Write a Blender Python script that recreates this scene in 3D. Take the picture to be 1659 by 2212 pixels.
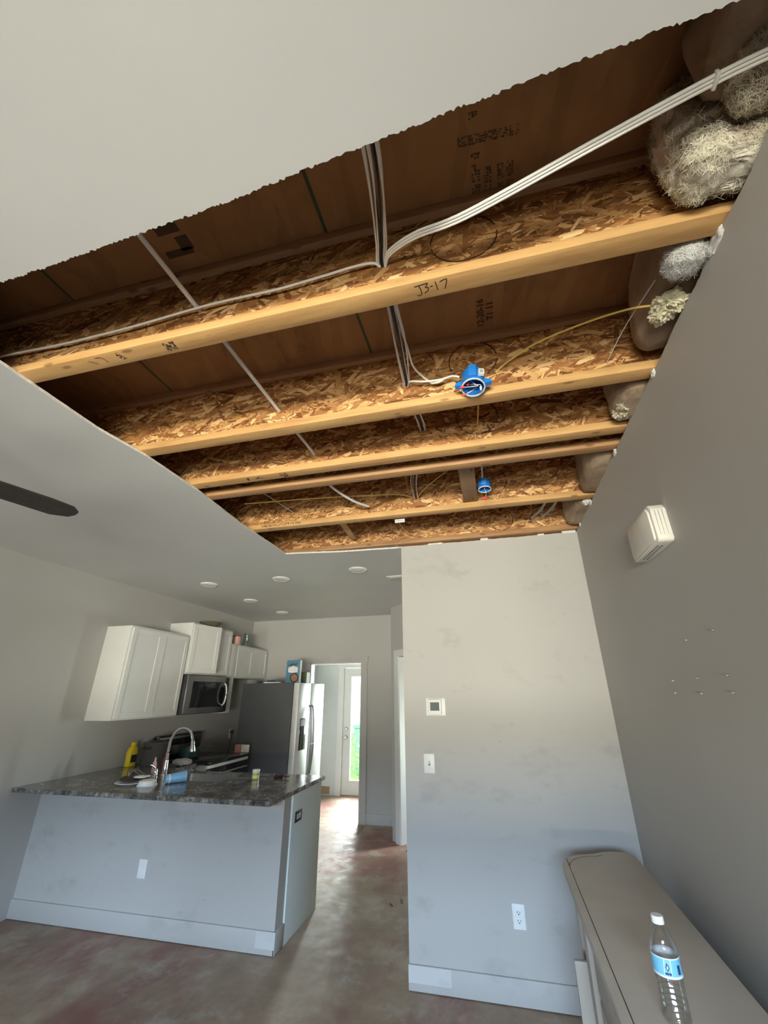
import bpy, bmesh, math, random
from mathutils import Vector, Matrix, noise
random.seed(7)
for o in list(bpy.data.objects): bpy.data.objects.remove(o, do_unlink=True)
S = bpy.context.scene
COL = S.collection
R = math.radians

# ------------------------------------------------------------------ camera
F_PX = 888.266; PITCH = R(23.263); YAW = R(13.59); ROLL = R(-0.453); EYE = 1.586
cd = bpy.data.cameras.new('camera'); cam = bpy.data.objects.new('camera', cd); COL.objects.link(cam)
fw = Vector((-math.sin(YAW)*math.cos(PITCH), math.cos(YAW)*math.cos(PITCH), math.sin(PITCH)))
rt = Vector((math.cos(YAW), math.sin(YAW), 0)); up = rt.cross(fw)
rt, up = rt*math.cos(ROLL)+up*math.sin(ROLL), up*math.cos(ROLL)-rt*math.sin(ROLL)
mw = Matrix((rt, up, -fw)).transposed().to_4x4(); mw.translation = (0, 0, EYE)
cam.matrix_world = mw
cd.sensor_fit = 'VERTICAL'; cd.sensor_height = 36.0; cd.lens = 36.0*F_PX/2212
cd.shift_x = -11.456/2212; cd.shift_y = 11.56/2212; cd.clip_start = 0.02
S.camera = cam

# ------------------------------------------------------------------ world, daylight, added fill lamp, exposure
W = bpy.data.worlds.new('sky'); S.world = W; W.use_nodes = True
W.node_tree.nodes['Background'].inputs[0].default_value = (0.86, 0.94, 1.0, 1)
W.node_tree.nodes['Background'].inputs[1].default_value = 2.6
def area(name, loc, target, sx, sy, power, color, spread=180):
    l = bpy.data.lights.new(name, 'AREA'); l.shape = 'RECTANGLE'; l.size = sx; l.size_y = sy
    l.energy = power; l.color = color; l.spread = R(spread)
    o = bpy.data.objects.new(name, l); COL.objects.link(o); o.location = loc
    o.rotation_euler = (Vector(target)-Vector(loc)).to_track_quat('-Z', 'Y').to_euler()
    return o
area('daylight_sky', (0.9, -9.0, 3.6), (-0.4, -2.3, 1.6), 7.0, 1.2, 2700, (0.56, 0.73, 1.0))
area('daylight_street', (0.9, -9.0, 0.45), (-0.4, -2.3, 1.4), 7.0, 1.1, 2600, (1.0, 0.92, 0.80))
area('daylight_ground_bounce', (-1.3, -3.7, 0.15), (-1.3, -1.0, 2.4), 5.0, 1.4, 330, (1.0, 0.90, 0.76))
area('daylight_garden_door', (-2.1, 9.3, 1.7), (-2.3, 7.0, 0.9), 1.6, 1.8, 560, (0.95, 0.99, 1.0))
area('pantry_fill', (-0.60, 6.20, 1.4), (-1.28, 6.16, 1.2), 0.25, 1.3, 34, (0.88, 1.0, 0.95), 110)  # lamp added inside the pantry to brighten the strip beside its door casing
S.view_settings.view_transform = 'Standard'; S.view_settings.look = 'None'
S.view_settings.gamma = 1.0; S.view_settings.use_curve_mapping = False
S.view_settings.exposure = 0.45
S.cycles.max_bounces = 7; S.cycles.diffuse_bounces = 4; S.cycles.glossy_bounces = 3; S.cycles.transparent_max_bounces = 12
S.cycles.sample_clamp_indirect = 6.0

# ------------------------------------------------------------------ helpers
WO = {}
def link(name, me, mat, parent=None, origin=None):
    """one mesh object; vertices arrive in world coordinates"""
    o = bpy.data.objects.new(name, me); COL.objects.link(o)
    if mat is not None and not me.materials: me.materials.append(mat)
    if parent is None:
        if origin is None:
            xs = [v.co for v in me.vertices]
            origin = Vector(((min(c.x for c in xs)+max(c.x for c in xs))/2, (min(c.y for c in xs)+max(c.y for c in xs))/2, min(c.z for c in xs)))
        origin = Vector(origin); me.transform(Matrix.Translation(-origin)); o.location = origin; WO[o.name] = origin
    else:
        o.parent = parent; o.location = -WO[parent.name]; WO[o.name] = Vector((0, 0, 0))
    return o
def empty(name, loc):
    o = bpy.data.objects.new(name, None); o.empty_display_size = 0.05; COL.objects.link(o); o.location = loc; WO[o.name] = Vector(loc); return o
def tag(o, label, cat=None, group=None, kind=None):
    o['label'] = label
    if cat: o['category'] = cat
    if group: o['group'] = group
    if kind: o['kind'] = kind
    return o
def struct(o, label=None, cat=None):
    o['kind'] = 'structure'
    if label: o['label'] = label
    if cat: o['category'] = cat
    return o
def mesh(bm, smooth=False):
    me = bpy.data.meshes.new('m'); bmesh.ops.recalc_face_normals(bm, faces=bm.faces); bm.to_mesh(me); bm.free()
    if smooth:
        for p in me.polygons: p.use_smooth = True
        try: me.set_sharp_from_angle(angle=R(38))
        except Exception: pass
    return me
def addbox(bm, lo, hi, bev=0, seg=2, M=None):
    lo, hi = Vector(lo), Vector(hi)
    vs = [bm.verts.new((lo.x if i & 1 == 0 else hi.x, lo.y if i & 2 == 0 else hi.y, lo.z if i & 4 == 0 else hi.z)) for i in range(8)]
    fs = [bm.faces.new([vs[i] for i in q]) for q in ((0, 2, 3, 1), (4, 5, 7, 6), (0, 1, 5, 4), (2, 6, 7, 3), (0, 4, 6, 2), (1, 3, 7, 5))]
    if bev:
        es = list({e for f in fs for e in f.edges})
        r = bmesh.ops.bevel(bm, geom=es, offset=bev, segments=seg, profile=0.5, affect='EDGES')
        vs = list({v for f in r['faces'] for v in f.verts} | {v for v in vs if v.is_valid})
    if M is not None: bmesh.ops.transform(bm, matrix=M, verts=[v for v in vs if v.is_valid])
def box(name, lo, hi, mat, parent=None, bev=0, seg=2, M=None):
    bm = bmesh.new(); addbox(bm, lo, hi, bev, seg, M); return link(name, mesh(bm, bev > 0), mat, parent)
def boxes(name, lst, mat, parent=None, bev=0):
    bm = bmesh.new()
    for lo, hi in lst: addbox(bm, lo, hi, bev)
    return link(name, mesh(bm, bev > 0), mat, parent)
def rotbox(name, size, M, mat, parent=None, bev=0):
    sx, sy, sz = size; return box(name, (-sx/2, -sy/2, -sz/2), (sx/2, sy/2, sz/2), mat, parent, bev, 2, M)
def addlathe(bm, prof, M=None, n=24):
    rings = []
    for r, z in prof:
        if r < 1e-6: rings.append([bm.verts.new((0, 0, z))])
        else: rings.append([bm.verts.new((r*math.cos(2*math.pi*i/n), r*math.sin(2*math.pi*i/n), z)) for i in range(n)])
    for a, b in zip(rings, rings[1:]):
        for i in range(n):
            j = (i+1) % n
            if len(a) == 1 and len(b) == 1: continue
            if len(a) == 1: bm.faces.new((a[0], b[i], b[j]))
            elif len(b) == 1: bm.faces.new((a[i], b[0], a[j]))
            else: bm.faces.new((a[i], b[i], b[j], a[j]))
    if M is not None: bmesh.ops.transform(bm, matrix=M, verts=[v for r in rings for v in r])
def lathe(name, prof, M, mat, parent=None, n=24):
    bm = bmesh.new(); addlathe(bm, prof, M, n); return link(name, mesh(bm, True), mat, parent)
def T(x, y, z): return Matrix.Translation((x, y, z))
def AX(loc, d, upv=(0, 0, 1)):
    """frame at loc whose local z runs along d"""
    q = Vector(d).to_track_quat('Z', 'Y'); return Matrix.Translation(loc) @ q.to_matrix().to_4x4()
def smoothpath(pts, n=8):
    P = [Vector(p) for p in pts]
    if len(P) < 3: return P
    out = []
    E = [P[0]*2-P[1]]+P+[P[-1]*2-P[-2]]
    for i in range(1, len(E)-2):
        a, b, c, d = E[i-1:i+3]
        for k in range(n):
            t = k/n
            out.append(0.5*((2*b)+(c-a)*t+(2*a-5*b+4*c-d)*t*t+(3*b-a-3*c+d)*t**3))
    return out+[P[-1]]
def addtube(bm, pts, rx, ry=None, n=10, sub=8, upv=(0, 0, 1), taper=None):
    ry = ry or rx; P = smoothpath(pts, sub); prev = None; N = len(P); u0 = Vector(upv)
    for i, p in enumerate(P):
        d = (P[min(i+1, N-1)]-P[max(i-1, 0)]).normalized()
        s = d.cross(u0)
        if s.length < 1e-3: s = d.cross(Vector((1, 0, 0)))
        s.normalize(); w = s.cross(d).normalized()
        k = taper(i/(N-1)) if taper else 1
        ring = [bm.verts.new(p+s*rx*k*math.cos(2*math.pi*j/n)+w*ry*k*math.sin(2*math.pi*j/n)) for j in range(n)]
        if prev:
            for j in range(n): bm.faces.new((prev[j], prev[(j+1) % n], ring[(j+1) % n], ring[j]))
        else: bm.faces.new(ring[::-1])
        prev = ring
    bm.faces.new(prev)
def tube(name, pts, rx, mat, parent=None, ry=None, n=10, sub=8, upv=(0, 0, 1)):
    bm = bmesh.new(); addtube(bm, pts, rx, ry, n, sub, upv); return link(name, mesh(bm, True), mat, parent)
def addprism(bm, poly, lo, hi, f):
    """polygon (a,b) extruded lo..hi; f(a,b,h)->xyz"""
    a = [bm.verts.new(f(p[0], p[1], lo)) for p in poly]; b = [bm.verts.new(f(p[0], p[1], hi)) for p in poly]
    bm.faces.new(a[::-1]); bm.faces.new(b); n = len(poly)
    for i in range(n): bm.faces.new((a[i], a[(i+1) % n], b[(i+1) % n], b[i]))
XY = lambda a, b, h: (a, b, h)
XZ = lambda a, b, h: (a, h, b)
YZ = lambda a, b, h: (h, a, b)
def prism(name, poly, lo, hi, f, mat, parent=None, bev=0):
    bm = bmesh.new(); addprism(bm, poly, lo, hi, f)
    if bev: bmesh.ops.bevel(bm, geom=list(bm.edges), offset=bev, segments=2, profile=0.5, affect='EDGES')
    return link(name, mesh(bm, bev > 0), mat, parent)
def holed(name, a0, a1, b0, b1, holes, lo, hi, f, mat, parent=None):
    """slab with rectangular holes (a0,a1,b0,b1), one mesh"""
    A = sorted({a0, a1, *[h[0] for h in holes], *[h[1] for h in holes]}); Bq = sorted({b0, b1, *[h[2] for h in holes], *[h[3] for h in holes]})
    bm = bmesh.new(); vc = {}
    def v(a, b, h):
        k = (a, b, h)
        if k not in vc: vc[k] = bm.verts.new(f(a, b, h))
        return vc[k]
    solid = lambda i, j: 0 <= i < len(A)-1 and 0 <= j < len(Bq)-1 and not any(h[0] <= A[i] < h[1] and h[2] <= Bq[j] < h[3] for h in holes)
    for i in range(len(A)-1):
        for j in range(len(Bq)-1):
            if not solid(i, j): continue
            p = [(A[i], Bq[j]), (A[i+1], Bq[j]), (A[i+1], Bq[j+1]), (A[i], Bq[j+1])]
            bm.faces.new([v(*q, lo) for q in p]); bm.faces.new([v(*q, hi) for q in p])
            for k, (di, dj) in enumerate(((0, -1), (1, 0), (0, 1), (-1, 0))):
                if not solid(i+di, j+dj): q, r = p[k], p[(k+1) % 4]; bm.faces.new((v(*q, lo), v(*r, lo), v(*r, hi), v(*q, hi)))
    return link(name, mesh(bm), mat, parent)
def blob(name, lo, hi, mat, seed, amp=0.03, fr=9, parent=None, sub=5, pw=0.55, fine=0.0):
    """lumpy fibrous mass filling a box"""
    bm = bmesh.new(); bmesh.ops.create_icosphere(bm, subdivisions=sub, radius=1)
    lo, hi = Vector(lo), Vector(hi); c = (lo+hi)/2; h = (hi-lo)/2
    for vt in bm.verts:
        d = vt.co.copy(); q = Vector([math.copysign(abs(t)**pw, t) for t in d]); q = q/max(1, max(abs(t) for t in q))
        p = c+Vector((q.x*h.x, q.y*h.y, q.z*h.z)); sv = Vector((seed*3.1, seed*1.7, seed))
        k = noise.fractal(p*fr+sv, 0.8, 2.2, 4)*amp + (noise.fractal(p*fr*6+sv, 0.7, 2.1, 3)*fine)
        vt.co = p+d*k
    return link(name, mesh(bm, True), mat, parent)
def fibres(o, count, seed, L0, L1, mat, w=0.0007):
    """loose glass fibres standing off a batt's surface"""
    q = random.Random(seed); me0 = o.data; loc = Vector(WO[o.name]); polys = me0.polygons; bm = bmesh.new()
    for _ in range(count):
        p = polys[q.randrange(len(polys))]; c = p.center+loc; n = p.normal.copy()
        t0 = n.cross(Vector((q.uniform(-1, 1), q.uniform(-1, 1), q.uniform(-1, 1)))).normalized(); b0 = n.cross(t0); L = q.uniform(L0, L1); cv = q.uniform(-0.5, 0.5); lift = q.uniform(0.02, 0.22)
        prev = None
        for i in range(4):
            f = i/3; pt = c+t0*(L*(f-0.5))+b0*(L*cv*f*f)+n*(0.001+L*lift*math.sin(math.pi*(0.15+0.7*f))); wd = b0*w*(1-0.6*f)
            pr = (bm.verts.new(pt-wd), bm.verts.new(pt+wd))
            if prev: bm.faces.new((prev[0], prev[1], pr[1], pr[0]))
            prev = pr
    me = bpy.data.meshes.new('m'); bm.to_mesh(me); bm.free(); f_ = link('fibres', me, mat, o); f_['kind'] = 'stuff'; return f_
def smudge(name, x0, x1, y0, y1, z, nx, ny, mat, parent, seed=1, fill=0.7, plane='xy'):
    """illegible block of stamped print: many tiny ink dashes"""
    bm = bmesh.new(); q = random.Random(seed); dx, dy = (x1-x0)/nx, (y1-y0)/ny
    for i in range(nx):
        for j in range(ny):
            if q.random() > fill: continue
            a, b = x0+i*dx+q.uniform(0, 0.2)*dx, y0+j*dy+q.uniform(0, 0.2)*dy; w_, h_ = dx*q.uniform(0.55, 1.0), dy*q.uniform(0.4, 0.95)
            if plane == 'xy': addbox(bm, (a, b, z-0.0004), (a+w_, b+h_, z))
            else: addbox(bm, (a, z-0.0004, b), (a+w_, z, b+h_))
    o = link(name, mesh(bm), mat, parent); o['kind'] = 'stuff'; return o
def text(name, body, size, loc, xd, yd, mat, parent, ext=0.0002, align='LEFT'):
    cu = bpy.data.curves.new(name, 'FONT'); cu.body = body; cu.size = size; cu.extrude = ext; cu.offset = size*0.018; cu.align_x = align; cu.resolution_u = 2
    t = bpy.data.objects.new('tmp', cu); COL.objects.link(t); bpy.context.view_layer.update()
    me = bpy.data.meshes.new_from_object(t); bpy.data.objects.remove(t, do_unlink=True)
    X = Vector(xd).normalized(); Y = Vector(yd).normalized(); Z = X.cross(Y); M = Matrix((X, Y, Z)).transposed().to_4x4(); M.translation = loc
    me.transform(M); me.materials.clear(); return link(name, me, mat, parent)

# ------------------------------------------------------------------ materials
def nt(name):
    m = bpy.data.materials.new(name); m.use_nodes = True; t = m.node_tree; return m, t, t.nodes['Principled BSDF']
def nd(t, ty, **kw):
    n = t.nodes.new(ty)
    for k, v in kw.items():
        if k.startswith('i_'): n.inputs[k[2:].replace('_', ' ')].default_value = v
        else: setattr(n, k, v)
    return n
def coords(t, scale=(1, 1, 1), rot=(0, 0, 0), loc=(0, 0, 0)):
    g = nd(t, 'ShaderNodeNewGeometry'); mp = nd(t, 'ShaderNodeMapping'); mp.inputs['Scale'].default_value = scale; mp.inputs['Rotation'].default_value = rot; mp.inputs['Location'].default_value = loc
    t.links.new(g.outputs['Position'], mp.inputs['Vector']); return mp.outputs[0]
def ramp(t, src, stops, interp='LINEAR'):
    r = nd(t, 'ShaderNodeValToRGB'); r.color_ramp.interpolation = interp; e = r.color_ramp.elements
    while len(e) < len(stops): e.new(0.5)
    for el, (p, c) in zip(e, stops): el.position = p; el.color = (*c, 1) if len(c) == 3 else c
    t.links.new(src, r.inputs[0]); return r.outputs[0]
def mixc(t, fac, a, b, mode='MIX'):
    m = nd(t, 'ShaderNodeMix'); m.data_type = 'RGBA'; m.blend_type = mode
    for sock, val in ((m.inputs[0], fac), (m.inputs[6], a), (m.inputs[7], b)):
        if isinstance(val, (int, float)): sock.default_value = val
        elif isinstance(val, tuple): sock.default_value = (*val, 1)
        else: t.links.new(val, sock)
    return m.outputs[2]
def math_(t, op, a, b=0.0, c=None):
    m = nd(t, 'ShaderNodeMath', operation=op)
    for s, v in zip(m.inputs, (a, b, c)):
        if v is None: continue
        if isinstance(v, (int, float)): s.default_value = v
        else: t.links.new(v, s)
    return m.outputs[0]
def noise_(t, vec, scale, detail=4, rough=0.6):
    n = nd(t, 'ShaderNodeTexNoise'); n.inputs['Scale'].default_value = scale; n.inputs['Detail'].default_value = detail; n.inputs['Roughness'].default_value = rough
    t.links.new(vec, n.inputs['Vector']); return n.outputs[0]
def bump(t, b, h, s=0.2, d=0.002):
    n = nd(t, 'ShaderNodeBump'); n.inputs['Strength'].default_value = s; n.inputs['Distance'].default_value = d
    t.links.new(h, n.inputs['Height']); t.links.new(n.outputs[0], b.inputs['Normal'])
def plain(name, c, rough=0.6, metal=0.0, var=0.06, vs=6.0, bmp=0.0, bs=180, coat=0):
    m, t, b = nt(name); b.inputs['Roughness'].default_value = rough; b.inputs['Metallic'].default_value = metal
    v = noise_(t, coords(t), vs, 2)
    col = ramp(t, v, [(0.3, tuple(x*(1-var) for x in c)), (0.7, tuple(min(1, x*(1+var)) for x in c))])
    t.links.new(col, b.inputs['Base Color'])
    if coat: b.inputs['Coat Weight'].default_value = coat
    if bmp: bump(t, b, noise_(t, coords(t), bs, 3), bmp, 0.001)
    return m
def clear(name, tint=(1, 1, 1), refl=0.12, rough=0.02):
    m, t, b = nt(name); t.nodes.remove(b); out = t.nodes['Material Output']
    tr = nd(t, 'ShaderNodeBsdfTransparent'); tr.inputs[0].default_value = (*tint, 1); gl = nd(t, 'ShaderNodeBsdfGlossy'); gl.inputs['Roughness'].default_value = rough
    fr = nd(t, 'ShaderNodeLayerWeight'); fr.inputs['Blend'].default_value = 0.35
    k = math_(t, 'MULTIPLY_ADD', fr.outputs['Fresnel'], 0.35, refl); k2 = math_(t, 'MINIMUM', k, 0.6)
    mx = nd(t, 'ShaderNodeMixShader'); t.links.new(k2, mx.inputs[0]); t.links.new(tr.outputs[0], mx.inputs[1]); t.links.new(gl.outputs[0], mx.inputs[2]); t.links.new(mx.outputs[0], out.inputs[0]); return m
def paint(name, c, scuff=0.0, bmp=0.06):
    m, t, b = nt(name); b.inputs['Roughness'].default_value = 0.62; p = coords(t)
    col = ramp(t, noise_(t, p, 1.3, 2), [(0.3, tuple(x*0.96 for x in c)), (0.7, c)])
    if scuff:
        s1 = ramp(t, noise_(t, coords(t, (1, 1, 1.6)), 3.2, 4, 0.65), [(0.56, (0, 0, 0)), (0.74, (1, 1, 1))])
        col = mixc(t, math_(t, 'MULTIPLY', s1, scuff), col, tuple(x*0.72 for x in c))
        s2 = ramp(t, noise_(t, coords(t, (1, 1, 1), loc=(5, 3, 1)), 22, 3, 0.5), [(0.70, (0, 0, 0)), (0.76, (1, 1, 1))])
        col = mixc(t, math_(t, 'MULTIPLY', s2, scuff*0.5), col, tuple(x*0.55 for x in c))
    t.links.new(col, b.inputs['Base Color']); return m
def osb_board(name, rot, dark, mid, light):
    m, t, b = nt(name); b.inputs['Roughness'].default_value = 0.65
    base = coords(t, rot=rot); col = ramp(t, noise_(t, base, 3.0, 4, 0.65), [(0.3, dark), (0.5, mid), (0.75, tuple(x*1.1 for x in mid))])
    for k, (ang, sx, sy, th) in enumerate(((6, 4, 22, 0.62), (62, 5, 24, 0.74))):
        mp = nd(t, 'ShaderNodeMapping'); mp.inputs['Rotation'].default_value = (0, 0, R(ang)); mp.inputs['Scale'].default_value = (sx, sy, 0.001); t.links.new(base, mp.inputs[0])
        vo = nd(t, 'ShaderNodeTexVoronoi'); vo.voronoi_dimensions = '2D'; vo.inputs['Scale'].default_value = 1; t.links.new(mp.outputs[0], vo.inputs['Vector']); sp = nd(t, 'ShaderNodeSeparateColor'); t.links.new(vo.outputs['Color'], sp.inputs[0])
        c = ramp(t, sp.outputs[0], [(0.0, dark), (0.6, mid), (1.0, light)]); col = mixc(t, math_(t, 'MULTIPLY', math_(t, 'GREATER_THAN', sp.outputs[1], th), 0.42), col, c)
    t.links.new(col, b.inputs['Base Color']); return m
def strand_mat():
    m, t, b = nt('osb_strands'); b.inputs['Roughness'].default_value = 0.6; g = nd(t, 'ShaderNodeNewGeometry')
    n = noise_(t, coords(t, (30, 30, 160)), 1.0, 2); v = math_(t, 'MULTIPLY_ADD', math_(t, 'SUBTRACT', n, 0.5), 0.30, g.outputs['Random Per Island'])
    c = ramp(t, v, [(0.0, (0.15, 0.050, 0.014)), (0.25, (0.31, 0.125, 0.036)), (0.55, (0.46, 0.21, 0.066)), (0.80, (0.66, 0.36, 0.135)), (1.0, (0.90, 0.59, 0.28))])
    t.links.new(c, b.inputs['Base Color']); return m
def lumber(name, c, dark, along='x'):
    m, t, b = nt(name); b.inputs['Roughness'].default_value = 0.6
    sc = {'x': (2.2, 26, 26), 'y': (26, 2.2, 26), 'z': (26, 26, 2.2)}[along]
    g = noise_(t, coords(t, sc), 1.0, 6, 0.65)
    col = ramp(t, g, [(0.25, dark), (0.55, c), (0.8, tuple(min(1, x*1.18) for x in c))])
    sk = {'x': (5.5, 16, 16), 'y': (16, 5.5, 16), 'z': (16, 16, 5.5)}[along]
    vo = nd(t, 'ShaderNodeTexVoronoi'); vo.inputs['Scale'].default_value = 1; t.links.new(coords(t, sk), vo.inputs['Vector'])
    kn = ramp(t, vo.outputs['Distance'], [(0.0, (1, 1, 1)), (0.10, (0.8, 0.8, 0.8)), (0.16, (0, 0, 0))])
    col = mixc(t, math_(t, 'MULTIPLY', kn, 0.75), col, tuple(x*0.34 for x in dark))
    st = ramp(t, noise_(t, coords(t, (1.5, 4, 4)), 2.0, 4), [(0.55, (0, 0, 0)), (0.75, (1, 1, 1))]); col = mixc(t, math_(t, 'MULTIPLY', st, 0.35), col, tuple(x*0.75 for x in dark))
    t.links.new(col, b.inputs['Base Color']); bump(t, b, g, 0.25, 0.001); return m
def fluff(name, a, b_, c_, sc=14):
    m, t, b = nt(name); b.inputs['Roughness'].default_value = 0.95; b.inputs['Subsurface Weight'].default_value = 0.0
    p = coords(t); n = noise_(t, p, sc, 8, 0.7); n2 = noise_(t, coords(t, (1, 1, 1.0), loc=(3, 1, 2)), sc*0.35, 4)
    col = ramp(t, n2, [(0.35, a), (0.5, b_), (0.68, c_)]); col = mixc(t, 1.0, col, ramp(t, n, [(0.3, (0.72, 0.70, 0.66)), (0.65, (1, 1, 1))]), 'MULTIPLY')
    t.links.new(col, b.inputs['Base Color']); bump(t, b, noise_(t, coords(t, (1, 1, 0.5)), 55, 6, 0.7), 0.5, 0.004); return m
M = {}
M['wall'] = paint('grey_wall_paint', (0.490, 0.474, 0.445), 0.6)
M['wall_clean'] = paint('grey_wall_paint_clean', (0.490, 0.474, 0.445), 0.05)
M['ceil'] = paint('ceiling_paint', (0.68, 0.67, 0.65), 0.0)
M['trimw'] = paint('trim_paint', (0.72, 0.72, 0.71), 0.1)
M['basepaint'] = paint('baseboard_grey_paint', (0.495, 0.48, 0.455), 0.55)
M['patch'] = paint('bare_primer_patch', (0.60, 0.59, 0.57), 0.5)
M['laundry'] = paint('laundry_wall_paint', (0.62, 0.64, 0.64), 0.1)
M['gyp'] = plain('torn_gypsum', (0.72, 0.70, 0.66), 0.9, 0, 0.15, 60, 0.5, 120)
M['panelgreen'] = paint('pale_green_white_panel', (0.70, 0.75, 0.71), 0.25)
M['osb_web'] = osb_board('osb_web_board', (R(90), 0, 0), (0.16, 0.060, 0.018), (0.36, 0.155, 0.048), (0.52, 0.26, 0.09))
M['osb_sub'] = osb_board('osb_subfloor', (0, 0, R(80)), (0.25, 0.125, 0.050), (0.38, 0.20, 0.085), (0.46, 0.26, 0.115))
M['strand'] = strand_mat()
M['flange'] = lumber('flange_lumber', (0.66, 0.385, 0.150), (0.45, 0.225, 0.075))
M['flange_d'] = lumber('flange_lumber_dark', (0.47, 0.255, 0.110), (0.27, 0.130, 0.055))
M['topfl'] = lumber('top_flange_lumber', (0.52, 0.31, 0.17), (0.40, 0.22, 0.11))
M['blocky'] = lumber('block_lumber', (0.30, 0.17, 0.085), (0.22, 0.12, 0.06), 'y')
M['ink'] = plain('black_stamp_ink', (0.035, 0.025, 0.02), 0.8)
M['ink_f'] = plain('faded_stamp_ink', (0.10, 0.062, 0.035), 0.8)
M['burn'] = plain('dark_cut_line', (0.055, 0.025, 0.012), 0.9)
M['seam'] = plain('green_edge_sealer', (0.075, 0.10, 0.055), 0.8)
M['romex'] = plain('white_cable_sheath', (0.80, 0.76, 0.70), 0.45)
M['romex_y'] = plain('yellow_cable_sheath', (0.72, 0.50, 0.13), 0.45)
M['cab_b'] = plain('black_cable_sheath', (0.03, 0.03, 0.032), 0.45)
M['pex'] = plain('white_pipe', (0.78, 0.76, 0.73), 0.35)
M['pvc'] = plain('greyish_pvc', (0.52, 0.50, 0.45), 0.45)
M['blue'] = plain('blue_box_plastic', (0.02, 0.20, 0.62), 0.4)
M['wirered'] = plain('red_wire_nut', (0.80, 0.06, 0.04), 0.45)
M['copper'] = plain('bare_copper', (0.75, 0.42, 0.22), 0.35, 0.9)
M['white'] = plain('white_plastic', (0.80, 0.80, 0.78), 0.4)
M['cream'] = plain('cream_plastic', (0.76, 0.73, 0.66), 0.4)
M['lcd'] = plain('lcd_screen', (0.10, 0.125, 0.11), 0.6)
M['slot'] = plain('dark_slot', (0.03, 0.03, 0.03), 0.7)
M['cab'] = plain('white_cabinet_paint', (0.74, 0.73, 0.69), 0.42, 0, 0.02)
M['steel'] = plain('stainless_steel', (0.56, 0.55, 0.53), 0.32, 0.95, 0.04)
M['steel_b'] = plain('bright_stainless_door', (0.78, 0.79, 0.77), 0.42, 0.35, 0.06, 9)
M['steel_d'] = plain('brushed_dark_steel', (0.30, 0.30, 0.31), 0.3, 0.9)
M['chrome'] = plain('chrome', (0.82, 0.82, 0.83), 0.08, 1.0, 0.01)
M['blackg'] = plain('black_gloss_glass', (0.012, 0.012, 0.015), 0.12)
M['blackp'] = plain('black_plastic', (0.03, 0.03, 0.032), 0.45)
M['fridge'] = plain('dark_grey_fridge_side', (0.085, 0.085, 0.092), 0.5, 0.1)
M['fan'] = plain('dark_brown_fan_blade', (0.035, 0.028, 0.024), 0.5, 0, 0.2, 20)
M['buffet'] = plain('taupe_painted_wood', (0.43, 0.37, 0.30), 0.42, 0, 0.08, 4)
M['buffet_d'] = plain('dark_taupe_groove', (0.07, 0.055, 0.045), 0.8)
M['insul'] = fluff('fibreglass_insulation', (0.36, 0.25, 0.16), (0.62, 0.52, 0.40), (0.86, 0.80, 0.70))
M['insul_t'] = fluff('tan_insulation', (0.30, 0.20, 0.13), (0.40, 0.29, 0.20), (0.50, 0.38, 0.28), 6)
M['insul_w'] = fluff('white_insulation_fluff', (0.74, 0.73, 0.71), (0.82, 0.81, 0.79), (0.9, 0.89, 0.87), 22)
M['foam'] = fluff('cream_spray_foam', (0.62, 0.55, 0.36), (0.76, 0.70, 0.50), (0.84, 0.80, 0.64), 40)
M['glass'] = clear('window_glass', (0.97, 1, 0.99), 0.04)
M['vase'] = clear('vase_glass', (0.86, 0.92, 0.92), 0.10)
M['pet'] = clear('clear_bottle_plastic', (0.985, 0.985, 0.985), 0.05, 0.05)
M['water'] = clear('water', (0.985, 0.99, 0.99), 0.02)
def granite():
    m, t, b = nt('grey_granite'); b.inputs['Roughness'].default_value = 0.14; p = coords(t)
    n1 = noise_(t, p, 9, 6, 0.7); c = ramp(t, n1, [(0.32, (0.035, 0.033, 0.033)), (0.45, (0.13, 0.125, 0.12)), (0.58, (0.25, 0.24, 0.225)), (0.72, (0.42, 0.39, 0.35))])
    vo = nd(t, 'ShaderNodeTexVoronoi'); vo.inputs['Scale'].default_value = 55; t.links.new(p, vo.inputs['Vector']); sp = nd(t, 'ShaderNodeSeparateColor'); t.links.new(vo.outputs['Color'], sp.inputs[0])
    s = ramp(t, sp.outputs[0], [(0.0, (0.25, 0.24, 0.24)), (0.35, (0.8, 0.78, 0.75)), (0.75, (1.0, 1.0, 1.0)), (1.0, (1.7, 1.6, 1.45))]); c = mixc(t, 0.85, c, s, 'MULTIPLY')
    t.links.new(c, b.inputs['Base Color']); return m
M['granite'] = granite()
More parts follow.
